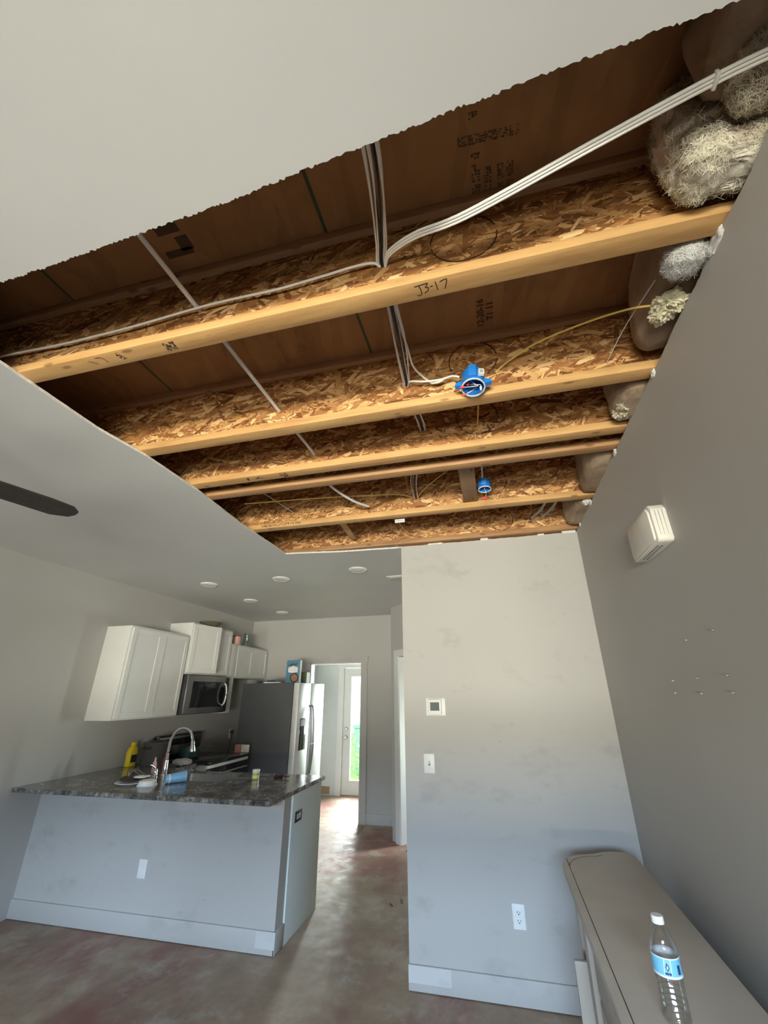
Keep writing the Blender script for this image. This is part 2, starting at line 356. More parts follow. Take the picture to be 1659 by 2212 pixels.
def concrete():
    m, t, b = nt('stained_concrete'); p = coords(t)
    n1 = noise_(t, p, 1.6, 5, 0.62); n2 = noise_(t, p, 9, 5, 0.7)
    c = ramp(t, n1, [(0.3, (0.23, 0.150, 0.100)), (0.5, (0.36, 0.265, 0.190)), (0.7, (0.52, 0.43, 0.34))])
    c = mixc(t, 0.6, c, ramp(t, n2, [(0.3, (0.62, 0.6, 0.57)), (0.62, (1.05, 1.05, 1.05))]), 'MULTIPLY')
    rd = ramp(t, noise_(t, coords(t, (1, 0.55, 1), (0, 0, R(-35)), (2.3, 0.6, 0)), 1.15, 6, 0.7), [(0.48, (0, 0, 0)), (0.60, (1, 1, 1))])
    c = mixc(t, math_(t, 'MULTIPLY', rd, 0.72), c, (0.24, 0.085, 0.075))
    pale = ramp(t, noise_(t, coords(t, loc=(9, 4, 0)), 2.6, 7, 0.72), [(0.55, (0, 0, 0)), (0.66, (1, 1, 1))]); c = mixc(t, math_(t, 'MULTIPLY', pale, 0.4), c, (0.50, 0.48, 0.44))
    g = nd(t, 'ShaderNodeNewGeometry'); sx = nd(t, 'ShaderNodeSeparateXYZ'); t.links.new(g.outputs['Position'], sx.inputs[0])
    # one wandering shrinkage crack across the kitchen slab
    ln = math_(t, 'ADD', math_(t, 'ADD', sx.outputs[0], 1.90), math_(t, 'MULTIPLY', math_(t, 'SUBTRACT', noise_(t, p, 3.5, 6, 0.7), 0.5), 0.30))
    ck = math_(t, 'MULTIPLY', math_(t, 'LESS_THAN', math_(t, 'ABSOLUTE', ln), 0.010), math_(t, 'GREATER_THAN', sx.outputs[1], 4.4)); c = mixc(t, math_(t, 'MULTIPLY', ck, 0.75), c, (0.08, 0.065, 0.055))
    t.links.new(c, b.inputs['Base Color']); t.links.new(ramp(t, n2, [(0.3, (0.42,)*3), (0.7, (0.75,)*3)]), b.inputs['Roughness']); return m
M['concrete'] = concrete()

# ------------------------------------------------------------------ room shell
H = 2.728; XR = 0.709; XK = -3.9; YB = 3.222; XL = -0.678; YW = 6.35; YF = -2.3; YL = 7.87; TOP = 3.115
struct(box('floor', (XK-0.15, YF-0.15, -0.12), (XR+0.15, YL+0.15, 0), M['concrete']), 'bare stained concrete floor slab with red paint patches')

def ragged(a, b, step, amp, rnd):
    a, b = Vector((*a, 0)), Vector((*b, 0)); L = (b-a).length; n = max(2, int(L/step)); nrm = Vector((-(b-a).y, (b-a).x, 0)).normalized(); out = []
    for i in range(n+1):
        q = a+(b-a)*(i/n)+nrm*(rnd.uniform(-amp, amp) if 0 < i < n else 0)+nrm*(amp*0.6*noise.noise((i*0.11, a.x*3, a.y*5))); out.append((q.x, q.y))
    return out
rg = random.Random(3)
near = []
np_ = [(-1.69, 0.565), (-1.061, 0.547), (-0.527, 0.523), (-0.157, 0.496), (0.235, 0.470), (0.547, 0.455), (XR, 0.447)]
for p, q in zip(np_, np_[1:]): near += ragged(p, q, 0.0055, 0.0030, rg)
leftp = []
lp_ = [(-1.69, 0.565), (-1.680, 0.80), (-1.690, 1.22), (-1.655, 1.48), (-1.655, 1.90), (-1.70, 2.45), (-1.705, 3.15)]
for p, q in zip(lp_, lp_[1:]): leftp += ragged(p, q, 0.03, 0.0012, rg)
farp = ragged((-1.705, 3.15), (-1.2, 3.222), 0.03, 0.0015, rg)+ragged((-1.2, 3.222), (XL, 3.25), 0.03, 0.0015, rg)
bm = bmesh.new(); z0, z1 = H, H+0.0127
addprism(bm, [(XK, YF)]+[(XR, YF)]+near[::-1]+[(XK, 0.565)], z0, z1, XY)
addprism(bm, [(XK, 0.565)]+leftp+[(XK, 3.15)], z0, z1, XY)
addprism(bm, [(XK, 3.15)]+farp+[(XL, YW), (XK, YW)], z0, z1, XY)
addprism(bm, [(XL, YB+0.12), (XR, YB+0.12), (XR, YW), (XL, YW)], z0, z1, XY)
me = mesh(bm); me.materials.append(M['ceil']); me.materials.append(M['gyp'])
for p in me.polygons:
    if abs(p.normal.z) < 0.5: p.material_index = 1
struct(link('ceiling', me, None), 'smooth painted drywall ceiling with a large ragged cut-out')
box('laundry_ceiling_panel', (XK, YW+0.12, 2.45), (XR, YL, 2.47), M['ceil'], bpy.data.objects['ceiling'])

# right wall: torn top edge
pts = [(YF, 0), (YB+0.12, 0)]; y = YB+0.12; rr = random.Random(11)
while y > 0.40:
    pts.append((y, H+0.004+0.010*noise.noise((y*7, 1, 2))+rr.uniform(-0.002, 0.002))); y -= 0.014
pts += [(0.40, H), (YF, H)]
bm = bmesh.new(); addprism(bm, pts, XR, XR+0.0127, YZ); me = mesh(bm); me.materials.append(M['wall_clean']); me.materials.append(M['gyp'])
for p in me.polygons:
    if p.normal.z > 0.3: p.material_index = 1
wr = struct(link('wall_right', me, None), 'plain grey drywall wall with a torn upper edge')
box('wall_frame', (XR+0.0127, YF, 0), (XR+0.14, YL, H), M['flange_d'], wr)
for k, (ya, yb_2, h) in enumerate(((0.90, 0.985, 0.030), (1.44, 1.475, 0.012), (2.03, 2.075, 0.014), (2.66, 2.70, 0.012), (3.05, 3.08, 0.016))):
    blob('torn_gypsum', (XR-0.006, ya, H-0.016), (XR+0.012, yb_2, H+h), M['gyp'], 70+k, 0.004, 40, wr, 4, 0.6, 0.003)
# partition
bm = bmesh.new(); pt = [(XL, 0), (XR, 0)]; x = XR
while x > XL: pt.append((x, H+0.002*rr.uniform(-1, 1)+0.004*noise.noise((x*9, 4, 4)))); x -= 0.02
pt.append((XL, H)); addprism(bm, pt, YB, YB+0.12, XZ); me = mesh(bm); me.materials.append(M['wall']); me.materials.append(M['gyp'])
for p in me.polygons:
    if p.normal.z > 0.3: p.material_index = 1
wb = struct(link('wall_back', me, None), 'grey partition wall holding thermostat, switch and outlet')
# torn paper bits on the partition's top edge
for k, (x0, x1, h) in enumerate(((-0.45, -0.33, 0.008), (-0.02, 0.04, 0.012), (0.42, 0.47, 0.008), (0.60, 0.70, 0.018))):
    box('torn_paper', (x0, YB-0.002, H-0.004), (x1, YB+0.004, H+h), M['gyp'], wb)
struct(box('wall_left', (XK-0.12, YF, 0), (XK, YW+0.12, TOP), M['wall_clean']), 'long grey wall behind the kitchen cabinets')
DX0, DX1, DH = -2.817, -1.983, 2.035
struct(holed('wall_far', XK, XR, 0, TOP, [(DX0, DX1, 0, DH)], YW, YW+0.12, XZ, M['wall_clean']), 'grey kitchen end wall around the laundry doorway')
struct(box('wall_hall', (XL, YB+0.12, 0), (XL+0.1, 5.06, H), M['wall_clean']), 'hall side of the partition wall')
# wall behind the camera with a wide glazed opening
WX0, WX1, WZ0, WZ1 = -1.05, 0.60, 0.80, 2.15
struct(holed('wall_front', XK, XR+0.14, 0, TOP, [(WX0, WX1, WZ0, WZ1), (-2.72, -2.27, 0.95, 2.12)], YF-0.14, YF, XZ, M['wall_clean']), 'living room wall behind the camera with a window and an added light opening')
wf = empty('window_1', ((WX0+WX1)/2, YF-0.07, WZ0)); struct(wf, 'wide white framed window behind the camera')
for nm, lo, hi in (('window_frame', (WX0, YF-0.10, WZ0), (WX0+0.05, YF-0.04, WZ1)), ('window_frame', (WX1-0.05, YF-0.10, WZ0), (WX1, YF-0.04, WZ1)), ('window_frame', (WX0, YF-0.10, WZ0), (WX1, YF-0.04, WZ0+0.05)),
                   ('window_frame', (WX0, YF-0.10, WZ1-0.05), (WX1, YF-0.04, WZ1)), ('window_mullion', (-0.255, YF-0.09, WZ0), (-0.195, YF-0.05, WZ1))): box(nm, lo, hi, M['trimw'], wf)
box('pane', (WX0+0.05, YF-0.072, WZ0+0.05), (-0.255, YF-0.068, WZ1-0.05), M['glass'], wf); box('pane', (-0.195, YF-0.072, WZ0+0.05), (WX1-0.05, YF-0.068, WZ1-0.05), M['glass'], wf)
pd = empty('fill_window', (-2.5, YF-0.07, 0.95)); struct(pd, 'narrow unseen window added behind the camera to light the left side')  # unseen window, added and sized to brighten the left wall and peninsula
for lo, hi in (((-2.72, YF-0.10, 0.95), (-2.67, YF-0.04, 2.12)), ((-2.32, YF-0.10, 0.95), (-2.27, YF-0.04, 2.12)), ((-2.72, YF-0.10, 2.07), (-2.27, YF-0.04, 2.12)), ((-2.72, YF-0.10, 0.95), (-2.27, YF-0.04, 1.0)), ((-2.72, YF-0.09, 1.51), (-2.27, YF-0.05, 1.55))): box('window_frame', lo, hi, M['trimw'], pd)
box('pane', (-2.67, YF-0.072, 1.0), (-2.32, YF-0.068, 1.51), M['glass'], pd); box('pane', (-2.67, YF-0.072, 1.55), (-2.32, YF-0.068, 2.07), M['glass'], pd)
# diagonal pantry wall (45 degrees) and its return to the far wall
def dg(s, d): return (-1.39+s*0.7071+d*0.7071, 5.79-s*0.7071+d*0.7071)   # s along the wall to the right, d into the closet
def dprism(name, s0, s1, d0, d1, zl, zh, mat, parent=None):
    return prism(name, [dg(s0, d0), dg(s1, d0), dg(s1, d1), dg(s0, d1)], zl, zh, XY, mat, parent)
wp = struct(dprism('wall_pantry', 0.0, 0.19, 0, 0.1, 0, H, M['wall_clean']), 'narrow diagonal grey wall at the pantry corner')
dprism('wall_head', 0.19, 0.90, 0, 0.1, 2.04, H, M['wall_clean'], wp); dprism('wall_return', 0.90, 1.02, 0, 0.1, 0, H, M['wall_clean'], wp)
prism('wall_side', [(-1.39, 5.79), (-1.29, 5.79), (-1.29, YW), (-1.39, YW)], 0, H, XY, M['wall_clean'], wp)
tp = struct(dprism('trim_2', 0.10, 0.19, -0.018, 0, 0, 2.13, M['trimw']), 'white casing beside the pantry door')
dprism('head_casing', 0.10, 0.98, -0.02, 0, 2.05, 2.13, M['trimw'], tp); dprism('jamb', 0.185, 0.20, -0.005, 0.1, 0, 2.04, M['trimw'], tp)
dd = struct(prism('door_2', [dg(0.86, 0.11), dg(0.895, 0.11), dg(0.895, 0.78), dg(0.86, 0.78)], 0.01, 2.03, XY, M['trimw']), 'white pantry door swung open behind the partition')
# laundry room
wl = struct(holed('wall_laundry', XK, XR, 0, 2.47, [(-2.80, -1.88, 0, 2.05)], YL, YL+0.12, XZ, M['laundry']), 'pale laundry room wall around the garden door')
box('side_panel', (-3.45, YW+0.12, 0), (-3.35, YL, 2.47), M['laundry'], wl); box('side_panel', (-1.3, YW+0.12, 0), (-1.2, YL, 2.47), M['laundry'], wl)
box('damaged_drywall', (-3.34, YL-0.006, 0.015), (-3.0, YL, 0.13), M['insul_t'], wl)
tl = struct(boxes('trim_3', [((-2.90, YL-0.02, 0), (-2.80, YL, 2.14)), ((-1.88, YL-0.02, 0), (-1.78, YL, 2.14)), ((-2.92, YL-0.024, 2.05), (-1.76, YL, 2.16))], M['trimw']), 'white casing around the garden door')
gd = empty('door_1', (-2.34, YL+0.05, 0)); struct(gd, 'white garden door with a tall glass pane')
holed('door_slab', -2.80, -1.88, 0.012, 2.045, [(-2.66, -2.02, 0.22, 1.90)], YL+0.03, YL+0.075, XZ, M['trimw'], gd)
holed('glazing_bead', -2.69, -1.99, 0.19, 1.93, [(-2.655, -2.025, 0.225, 1.895)], YL+0.018, YL+0.032, XZ, M['trimw'], gd)
box('pane', (-2.66, YL+0.05, 0.22), (-2.02, YL+0.054, 1.90), M['glass'], gd); box('threshold', (-2.80, YL-0.01, 0), (-1.88, YL+0.09, 0.012), M['flange_d'], gd)
lathe('knob', [(0, 0), (0.03, 0), (0.03, 0.006), (0.011, 0.008), (0.011, 0.035), (0.027, 0.042), (0.03, 0.058), (0.02, 0.068), (0, 0.07)], AX((-2.735, YL+0.03, 0.885), (0, -1, 0)), M['steel'], gd)
lathe('deadbolt', [(0, 0), (0.03, 0), (0.03, 0.012), (0.02, 0.02), (0, 0.02)], AX((-2.735, YL+0.03, 1.015), (0, -1, 0)), M['steel'], gd)
# doorway casing kitchen -> laundry
tr = struct(box('trim_1', (DX1, YW-0.02, 0), (DX1+0.092, YW, DH+0.01), M['basepaint']), 'grey casing around the laundry doorway')
box('side_casing', (DX0-0.075, YW-0.02, 0), (DX0, YW, DH+0.01), M['basepaint'], tr); box('head_casing', (DX0-0.085, YW-0.026, DH), (DX1+0.105, YW, DH+0.088), M['basepaint'], tr)
box('jamb', (DX0-0.012, YW-0.005, 0), (DX0+0.012, YW+0.125, DH), M['trimw'], tr); box('jamb', (DX1-0.012, YW-0.005, 0), (DX1+0.012, YW+0.125, DH), M['basepaint'], tr); box('jamb_head', (DX0, YW-0.005, DH-0.015), (DX1, YW+0.125, DH+0.005), M['trimw'], tr)
box('hinge', (DX0+0.012, YW+0.03, 1.78), (DX0+0.016, YW+0.06, 1.88), M['steel'], tr)
# baseboards
bb = struct(box('baseboard_back', (XL-0.004, YB-0.014, 0.004), (XR, YB, 0.118), M['basepaint'], None, 0.003), 'grey painted baseboard under the thermostat wall')
box('bare_patch', (XL-0.003, YB-0.0146, 0.04), (-0.43, YB-0.0135, 0.117), M['patch'], bb)
struct(box('baseboard_far', (DX1+0.092, YW-0.014, 0), (-1.39, YW, 0.12), M['basepaint'], None, 0.003), 'short grey baseboard right of the laundry doorway')

# ------------------------------------------------------------------ floor framing above the ceiling
ZF = H+0.013; JT = ZF+0.356
sf = empty('subfloor', (-1.6, 1.0, JT)); struct(sf, 'strand board subfloor panels seen from below')
xs = [-4.05, -2.87, -1.55, -0.432, 0.86]
for k, (a, b) in enumerate(zip(xs, xs[1:])):
    box('panel', (a+0.002, YF-0.1, JT+0.0005), (b-0.002, YB+1.2, JT+0.018), M['osb_sub'], sf)
for a in xs[1:-1]: box('edge_seam', (a-0.006, YF, JT-0.0006), (a+0.006, YB+1.0, JT+0.0005), M['seam'], sf)
struct(box('wall_rim', (XR+0.10, YF, H), (XR+0.13, YB+0.3, JT), M['osb_web']), 'rim board closing the joist bays above the right wall')
struct(box('wall_rim_left', (XK-0.02, YF, H+0.013), (XK, YW, JT), M['osb_web']), 'rim board above the kitchen wall')
struct(box('wall_rim_back', (XK, YB+0.16, H+0.013), (XR+0.1, YB+0.18, JT), M['osb_web']), 'strand board blocking behind the last joist')
def joist(y0, label, mat, w=0.0635, circ=0.035, x0=XK+0.02, x1=XR+0.098, bev=0.0015, cz=2.925, cr=0.105, slope=0.0):
    j = empty('i_joist', ((x0+x1)/2, y0+w/2, ZF)); tag(j, label, 'joist', 'wooden I-joists in the opened ceiling')
    box('bottom_flange', (x0, y0, ZF), (x1, y0+w, ZF+0.038), mat, j, bev); box('top_flange', (x0, y0, JT-0.038), (x1, y0+w, JT), M['topfl'], j, bev)
    yc = y0+w/2-0.0055
    wb_ = box('web', (x0, yc, ZF+0.037), (x1, yc+0.011, JT-0.037), M['osb_web'], j)
    # overlapping wood strands of the board, each its own flake
    bm = bmesh.new(); rs = random.Random(int(y0*977)); za, zb = ZF+0.038, JT-0.038
    for k in range(7000):
        cx_, cz_ = rs.uniform(-2.0, x1-0.03), rs.uniform(za, zb); big = rs.random() < 0.34
        L = rs.uniform(0.035, 0.085) if big else rs.uniform(0.012, 0.045); w_ = rs.uniform(0.004, 0.012) if big else rs.uniform(0.0012, 0.0045); a = rs.gauss(0.12, 0.42) if rs.random() < 0.8 else rs.uniform(-1.5, 1.5)
        ca, sa = math.cos(a), math.sin(a); d0 = rs.uniform(0.0003, 0.0018); tl = rs.uniform(-0.03, 0.03); vs = []
        for u_, v_ in ((-1, rs.uniform(-.7, -.1)), (rs.uniform(-.9, -.5), -1), (rs.uniform(.5, .95), -1), (1, rs.uniform(-.3, .4)), (rs.uniform(.4, .9), 1), (rs.uniform(-.95, -.6), 1)):
            xx, zz = cx_+u_*L*ca-v_*w_*sa, min(zb, max(za, cz_+u_*L*sa+v_*w_*ca)); vs.append(bm.verts.new((xx, yc-d0-max(-d0*0.8, u_*L*tl*0.4), zz)))
        try: bm.faces.new(vs)
        except ValueError: pass
    me = bpy.data.meshes.new('m'); bm.to_mesh(me); bm.free(); st_ = link('wood_strands', me, M['strand'], wb_); st_['kind'] = 'stuff'
    # knockout: broken dark ring on the web face
    if circ is not None:
        bm = bmesh.new(); rk = random.Random(int(y0*1000)); n = 44
        gaps = {rk.randrange(n) for _ in range(7)}
        for i in range(n):
            if i in gaps: continue
            for rr_ in (0,):
                a0, a1 = 2*math.pi*i/n, 2*math.pi*(i+1)/n; t0 = 0.0016+0.0016*rk.random()
                q = [(circ+(cr-t0)*math.cos(a0), cz+(cr-t0)*math.sin(a0)), (circ+(cr+t0)*math.cos(a0), cz+(cr+t0)*math.sin(a0)), (circ+(cr+t0)*math.cos(a1), cz+(cr+t0)*math.sin(a1)), (circ+(cr-t0)*math.cos(a1), cz+(cr-t0)*math.sin(a1))]
                addprism(bm, q, yc-0.0030, yc+0.0002, XZ)
        link('knockout_ring', mesh(bm), M['burn'], wb_)
    return j, yc
J1, W1 = joist(0.866, 'nearest I-joist, marked J3-17 in black on its underside', M['flange'])
J2, W2 = joist(1.444, 'second I-joist, carrying the larger blue electrical box', M['flange'], cz=2.96)
J3, W3 = joist(1.830, 'third I-joist, pale flange just before the narrow dark gap', M['flange'], cz=2.93)
J4, W4 = joist(1.992, 'darker round-edged I-joist close behind the narrow dark gap', M['flange_d'], circ=None, bev=0.008)
J5, W5 = joist(2.580, 'fifth I-joist, holding the lower end of the flat wood block', M['flange'], circ=0.09, cz=2.93)
J6, W6 = joist(3.178, 'farthest I-joist resting over the thermostat wall', M['flange_d'], circ=0.16, cz=2.88, cr=0.09)
box('top_plate', (XL, 3.235, ZF-0.001), (XR, 3.30, ZF+0.03), M['flange_d'], J6)
# handwriting and stamps on the nearest joist
def strokes(name, lst, mat, parent, r=0.0016):
    bm = bmesh.new()
    for s in lst: addtube(bm, [(x, y, ZF-0.0003) for x, y in s], r, 0.0005, 6, 4)
    return link(name, mesh(bm), mat, parent)
X0 = -0.128; yt = 0.878; yb = 0.912
strokes('marker_writing', [[(X0, yt+0.003), (X0+0.018, yt+0.001), (X0+0.036, yt)], [(X0+0.014, yt+0.002), (X0+0.019, yb-0.012), (X0+0.018, yb), (X0+0.010, yb+0.002), (X0+0.004, yb)],
                         [(X0+0.030, yt+0.001), (X0+0.042, yt), (X0+0.033, yt+0.012), (X0+0.041, yt+0.014), (X0+0.040, yt+0.024), (X0+0.028, yb-0.002)], [(X0+0.048, yt+0.014), (X0+0.056, yt+0.012)],
                         [(X0+0.065, yt), (X0+0.070, yb-0.004)], [(X0+0.078, yt+0.004), (X0+0.098, yt-0.001), (X0+0.099, yt+0.008), (X0+0.092, yb-0.003)]], M['ink'], J1)
text('stamp_text', 'V2Y', 0.022, (-1.25, 0.884, ZF-0.0004), (0.55, 0.83, 0), (0.83, -0.55, 0), M['ink'], J1)
smudge('grade_stamp', -1.045, -1.00, 0.880, 0.915, ZF-0.0001, 5, 6, M['ink'], J1, 3, 0.75)
strokes('pencil_mark', [[(-1.37, 0.885), (-1.345, 0.905)], [(-1.335, 0.878), (-1.31, 0.882), (-1.30, 0.908)]], M['ink_f'], J1)
smudge('grade_stamp', -1.30, -1.285, 1.845, 1.875, ZF-0.0001, 1, 3, M['ink'], J3, 5, 1.0); smudge('grade_stamp', -1.25, -1.20, 1.845, 1.870, ZF-0.0001, 6, 3, M['ink'], J3, 6, 0.5); smudge('grade_stamp', -1.09, -1.045, 1.842, 1.885, ZF-0.0001, 5, 5, M['ink'], J3, 7, 0.65)
smudge('grade_stamp', -1.62, -1.30, ZF+0.010, ZF+0.028, 2.5799, 34, 4, M['ink'], J5, 8, 0.62, 'xz')
# stamps on the subfloor panels (printed running front to back)
zt = JT-0.0004
for k, (a, b, c, d, nx, ny, fl) in enumerate(((0.080, 0.108, 0.745, 0.775, 3, 3, 0.7), (0.080, 0.108, 0.785, 0.835, 3, 6, 0.62), (0.080, 0.108, 0.842, 0.900, 3, 7, 0.85), (0.118, 0.142, 0.800, 0.845, 3, 6, 0.85), (0.118, 0.142, 0.852, 0.900, 3, 6, 0.8), (0.160, 0.180, 0.800, 0.845, 3, 6, 0.7), (0.160, 0.180, 0.855, 0.897, 3, 5, 0.85), (0.188, 0.210, 0.800, 0.845, 3, 6, 0.8), (0.188, 0.210, 0.852, 0.897, 3, 6, 0.8))):
    smudge('panel_stamp', a, b, c, d, zt, nx, ny, M['ink_f'], sf, 20+k, fl)
for k in range(6): smudge('panel_stamp', 0.045+k*0.030, 0.073+k*0.030, 0.706+k*0.0015, 0.732+k*0.0015, zt, 5, 4, M['ink_f'], sf, 40+k, 0.85-0.06*k)
smudge('panel_stamp', 0.080, 0.105, 0.655, 0.675, zt, 3, 3, M['ink_f'], sf, 50, 0.9)
text('stamp_text', '12-20-16', 0.040, (0.100, 1.42, zt), (0, -1, 0), (-1, 0, 0), M['ink'], sf); text('stamp_text', 'T1 11', 0.040, (0.140, 1.39, zt), (0, -1, 0), (-1, 0, 0), M['ink'], sf)
boxes('paint_mark', [((-1.02, 0.70, zt-0.0004), (-0.93, 0.735, zt)), ((-0.97, 0.75, zt-0.0004), (-0.92, 0.80, zt)), ((-1.04, 0.79, zt-0.0004), (-0.93, 0.815, zt))], M['ink_f'], sf)

# wood block and loose stick
tag(box('wood_block', (-0.102, W4+0.045, ZF+0.039), (-0.008, W5-0.018, ZF+0.077), M['blocky'], None, 0.002), 'flat brown board bridging the fourth and fifth joists', 'board')
tag(rotbox('wood_stick', (0.045, 0.44, 0.018), T(-1.05, 2.90, ZF+0.06) @ Matrix.Rotation(R(4), 4, 'Z'), M['flange'], None, 0.002), 'pale loose stick in the last bay beside the kitchen', 'stick')

# ------------------------------------------------------------------ insulation
tag(blob('insulation_batt', (0.565, 0.700, ZF+0.002), (0.80, 0.845, JT-0.02), M['insul'], 2, 0.026, 9, None, 6, 0.5, 0.004), 'large fluffy insulation batt spilling over the nearest joist', 'insulation', 'insulation in the joist bays')
tag(blob('insulation_batt', (0.600, 0.300, 2.850), (0.80, 0.695, JT-0.01), M['insul_t'], 4, 0.022, 6, None, 5, 0.45, 0.003), 'tan insulation batt above the swept white cables by the ceiling edge', 'insulation', 'insulation in the joist bays')
tag(blob('insulation_tuft', (0.655, 0.560, 2.800), (0.80, 0.700, 2.900), M['insul'], 6, 0.020, 10, None, 5, 0.8, 0.004), 'pale insulation fluff where the swept cables end', 'insulation')
tag(blob('insulation_batt', (0.645, 0.945, 2.772), (0.80, 1.430, JT-0.01), M['insul_t'], 5, 0.020, 5, None, 5, 0.4, 0.002), 'smooth tan insulation batt between the first and second joists', 'insulation', 'insulation in the joist bays')
tag(blob('insulation_batt', (0.63, 1.520, ZF-0.01), (0.80, 1.826, JT-0.01), M['insul_t'], 8, 0.016, 6, None, 5, 0.45, 0.002), 'tan insulation batt between the second and third joists', 'insulation', 'insulation in the joist bays')
tag(blob('insulation_batt', (0.62, 2.070, ZF-0.01), (0.80, 2.576, JT-0.01), M['insul_t'], 9, 0.016, 5, None, 5, 0.4, 0.003), 'tan insulation batt between the dark joist and the fifth joist', 'insulation', 'insulation in the joist bays')
tag(blob('insulation_batt', (0.62, 2.655, ZF-0.01), (0.80, 3.165, JT-0.01), M['insul_t'], 12, 0.016, 6, None, 5, 0.4, 0.004), 'pale insulation batt in the last bay by the corner', 'insulation', 'insulation in the joist bays')
tag(blob('insulation_tuft', (0.610, 0.955, H-0.008), (0.705, 1.040, H+0.060), M['insul_w'], 3, 0.014, 12, None, 5, 0.8, 0.002), 'white tuft of insulation hanging under the nearest joist end', 'insulation')
tag(blob('spray_foam', (0.632, 1.110, H+0.006), (0.712, 1.235, H+0.058), M['foam'], 21, 0.015, 30, None, 5, 0.8, 0.010), 'cream lump of spray foam where the yellow cable ends', 'foam')
tag(blob('spray_foam', (0.640, 1.63, H+0.004), (0.712, 1.78, H+0.060), M['foam'], 22, 0.012, 30, None, 5, 0.8, 0.010), 'small cream foam crumbs beside the third joist end', 'foam')
tag(blob('spray_foam', (0.665, 2.665, H+0.003), (0.712, 2.735, H+0.045), M['insul_w'], 23, 0.010, 30, None, 4, 0.8, 0.008), 'small white foam lump beside the fifth joist end', 'foam')
M['fibre'] = plain('loose_glass_fibre', (0.84, 0.73, 0.57), 0.9, 0, 0.3, 30)
for o in [x for x in bpy.data.objects if x.name.startswith(('insulation_batt', 'insulation_tuft'))]:
    lb_ = o['label']; big = 'fluffy' in lb_ or 'fluff' in lb_ or 'tuft' in lb_
    fibres(o, 9000 if 'large' in lb_ else 3500 if big else 900, len(lb_), 0.012 if big else 0.008, 0.045 if big else 0.022, M['insul_w'] if 'white tuft' in lb_ else M['fibre'] if big else M['insul_t'], 0.0006)
tag(tube('insulation_rod', [(0.560, 1.455, 2.815), (0.590, 1.30, 2.83), (0.625, 1.10, 2.81)], 0.0020, M['pvc'], None, None, 6), 'thin grey support rod bent across the tan insulation', 'rod')

# ------------------------------------------------------------------ pipe and cables
tag(tube('water_pipe', [(-0.935, 0.30, 2.885), (-0.922, 0.896, 2.880), (-0.905, 1.475, 2.862), (-0.885, 1.86, 2.845), (-0.90, 2.02, 2.822), (-0.90, 2.16, 2.797), (-0.83, 2.38, 2.79), (-0.765, 2.535, 2.808)], 0.0085, M['pex'], None, None, 12), 'white pipe running through the joists toward the kitchen', 'pipe')
def cable(name, pts, label, mat='romex', w=0.0058, h=0.0028, upv=(0, 1, 0), grp='cables in the opened ceiling'):
    return tag(tube(name, pts, w, M[mat], None, h, 10, 8, upv), label, 'cable', grp)
fan_lbl = ['white cable at the left edge of the bundle through the joists', 'white cable second from the left in the bundle', 'black cable in the middle of the bundle', 'second black cable right of the middle in the bundle', 'white cable right of the black ones in the bundle', 'white cable at the right edge of the bundle']
for k in range(6):
    s = (k-2.5); wob = 0.006*math.sin(k*2.1); mt = 'cab_b' if k in (2, 3) else 'romex'
    cable('electrical_cable', [(-0.170+s*0.0065, 0.36, 2.845), (-0.180+s*0.0085+wob, 0.60, 2.885-abs(s)*0.003), (-0.213+s*0.0066, 0.80, 2.888), (-0.234+s*0.0060, W1-0.001, 2.886), (-0.236+s*0.0060, 1.02, 2.882), (-0.246+s*0.0075-wob, 1.22, 2.876+wob), (-0.262+s*0.0060, 1.42, 2.880), (-0.266+s*0.0060, W2, 2.880),
          (-0.262+s*0.006, 1.66, 2.890+wob), (-0.258+s*0.0060, W3, 2.900), (-0.30+s*0.0060, 2.05, 2.885), (-0.395+s*0.008+wob, 2.32, 2.868), (-0.432+s*0.0060, W5, 2.862), (-0.44+s*0.006, 2.80, 2.85)], fan_lbl[k], mt)
cable('electrical_cable', [(-0.238, W1-0.004, 2.880), (-0.262, W1-0.020, 2.884), (-0.33, 0.868, 2.882), (-0.43, 0.868, 2.873), (-0.598, 0.868, 2.862), (-0.75, 0.867, 2.865), (-0.905, 0.868, 2.866), (-1.16, 0.868, 2.850), (-1.38, 0.868, 2.845), (-1.55, 0.868, 2.846), (-1.84, 0.868, 2.858), (-2.4, 0.87, 2.85)], 'single white cable running left along the nearest joist', 'romex', 0.0050, 0.0045)
tri = ['lower strand of the white cables swept right to the insulation', 'middle strand of the white cables swept right to the insulation', 'upper strand of the white cables swept right to the insulation']
for k in range(3):
    o = k*0.0071; g = [0.9, 0.95, 1.0, 1, 1, 1, 1, 1]
    base = [(-0.222, W1-0.002, 2.874), (-0.195, 0.850, 2.870), (-0.105, 0.800, 2.842), (0.045, 0.742, 2.782), (0.352, 0.655, 2.778), (0.578, 0.598, 2.782), (0.69, 0.575, 2.780), (0.78, 0.56, 2.775)]
    cable('electrical_cable', [(x, y-o*q, z+0.30*o*q) for (x, y, z), q in zip(base, g)], tri[k], 'romex', 0.0046, 0.0034, (0, 1, 0.2))
tag(box('cable_staple', (0.575, 0.577, 2.774), (0.583, 0.607, 2.793), M['romex'], None, 0.002), 'white strap holding the swept cables at the insulation', 'strap')
cable('electrical_cable', [(-0.262, W2-0.004, 2.872), (-0.245, 1.43, 2.868), (-0.18, 1.425, 2.85), (-0.11, 1.425, 2.845), (-0.06, 1.423, 2.852), (-0.028, 1.418, 2.835)], 'white cable looping from the bundle into the larger blue box', 'romex', 0.0052, 0.003)
cable('electrical_cable', [(-0.240, 1.10, 2.888), (-0.222, 1.22, 2.885), (-0.215, 1.36, 2.880), (-0.16, 1.43, 2.85), (-0.13, 1.432, 2.838), (-0.10, 1.428, 2.842)], 'white cable leaving the bundle and drooping beside the larger blue box', 'romex', 0.0045, 0.003)
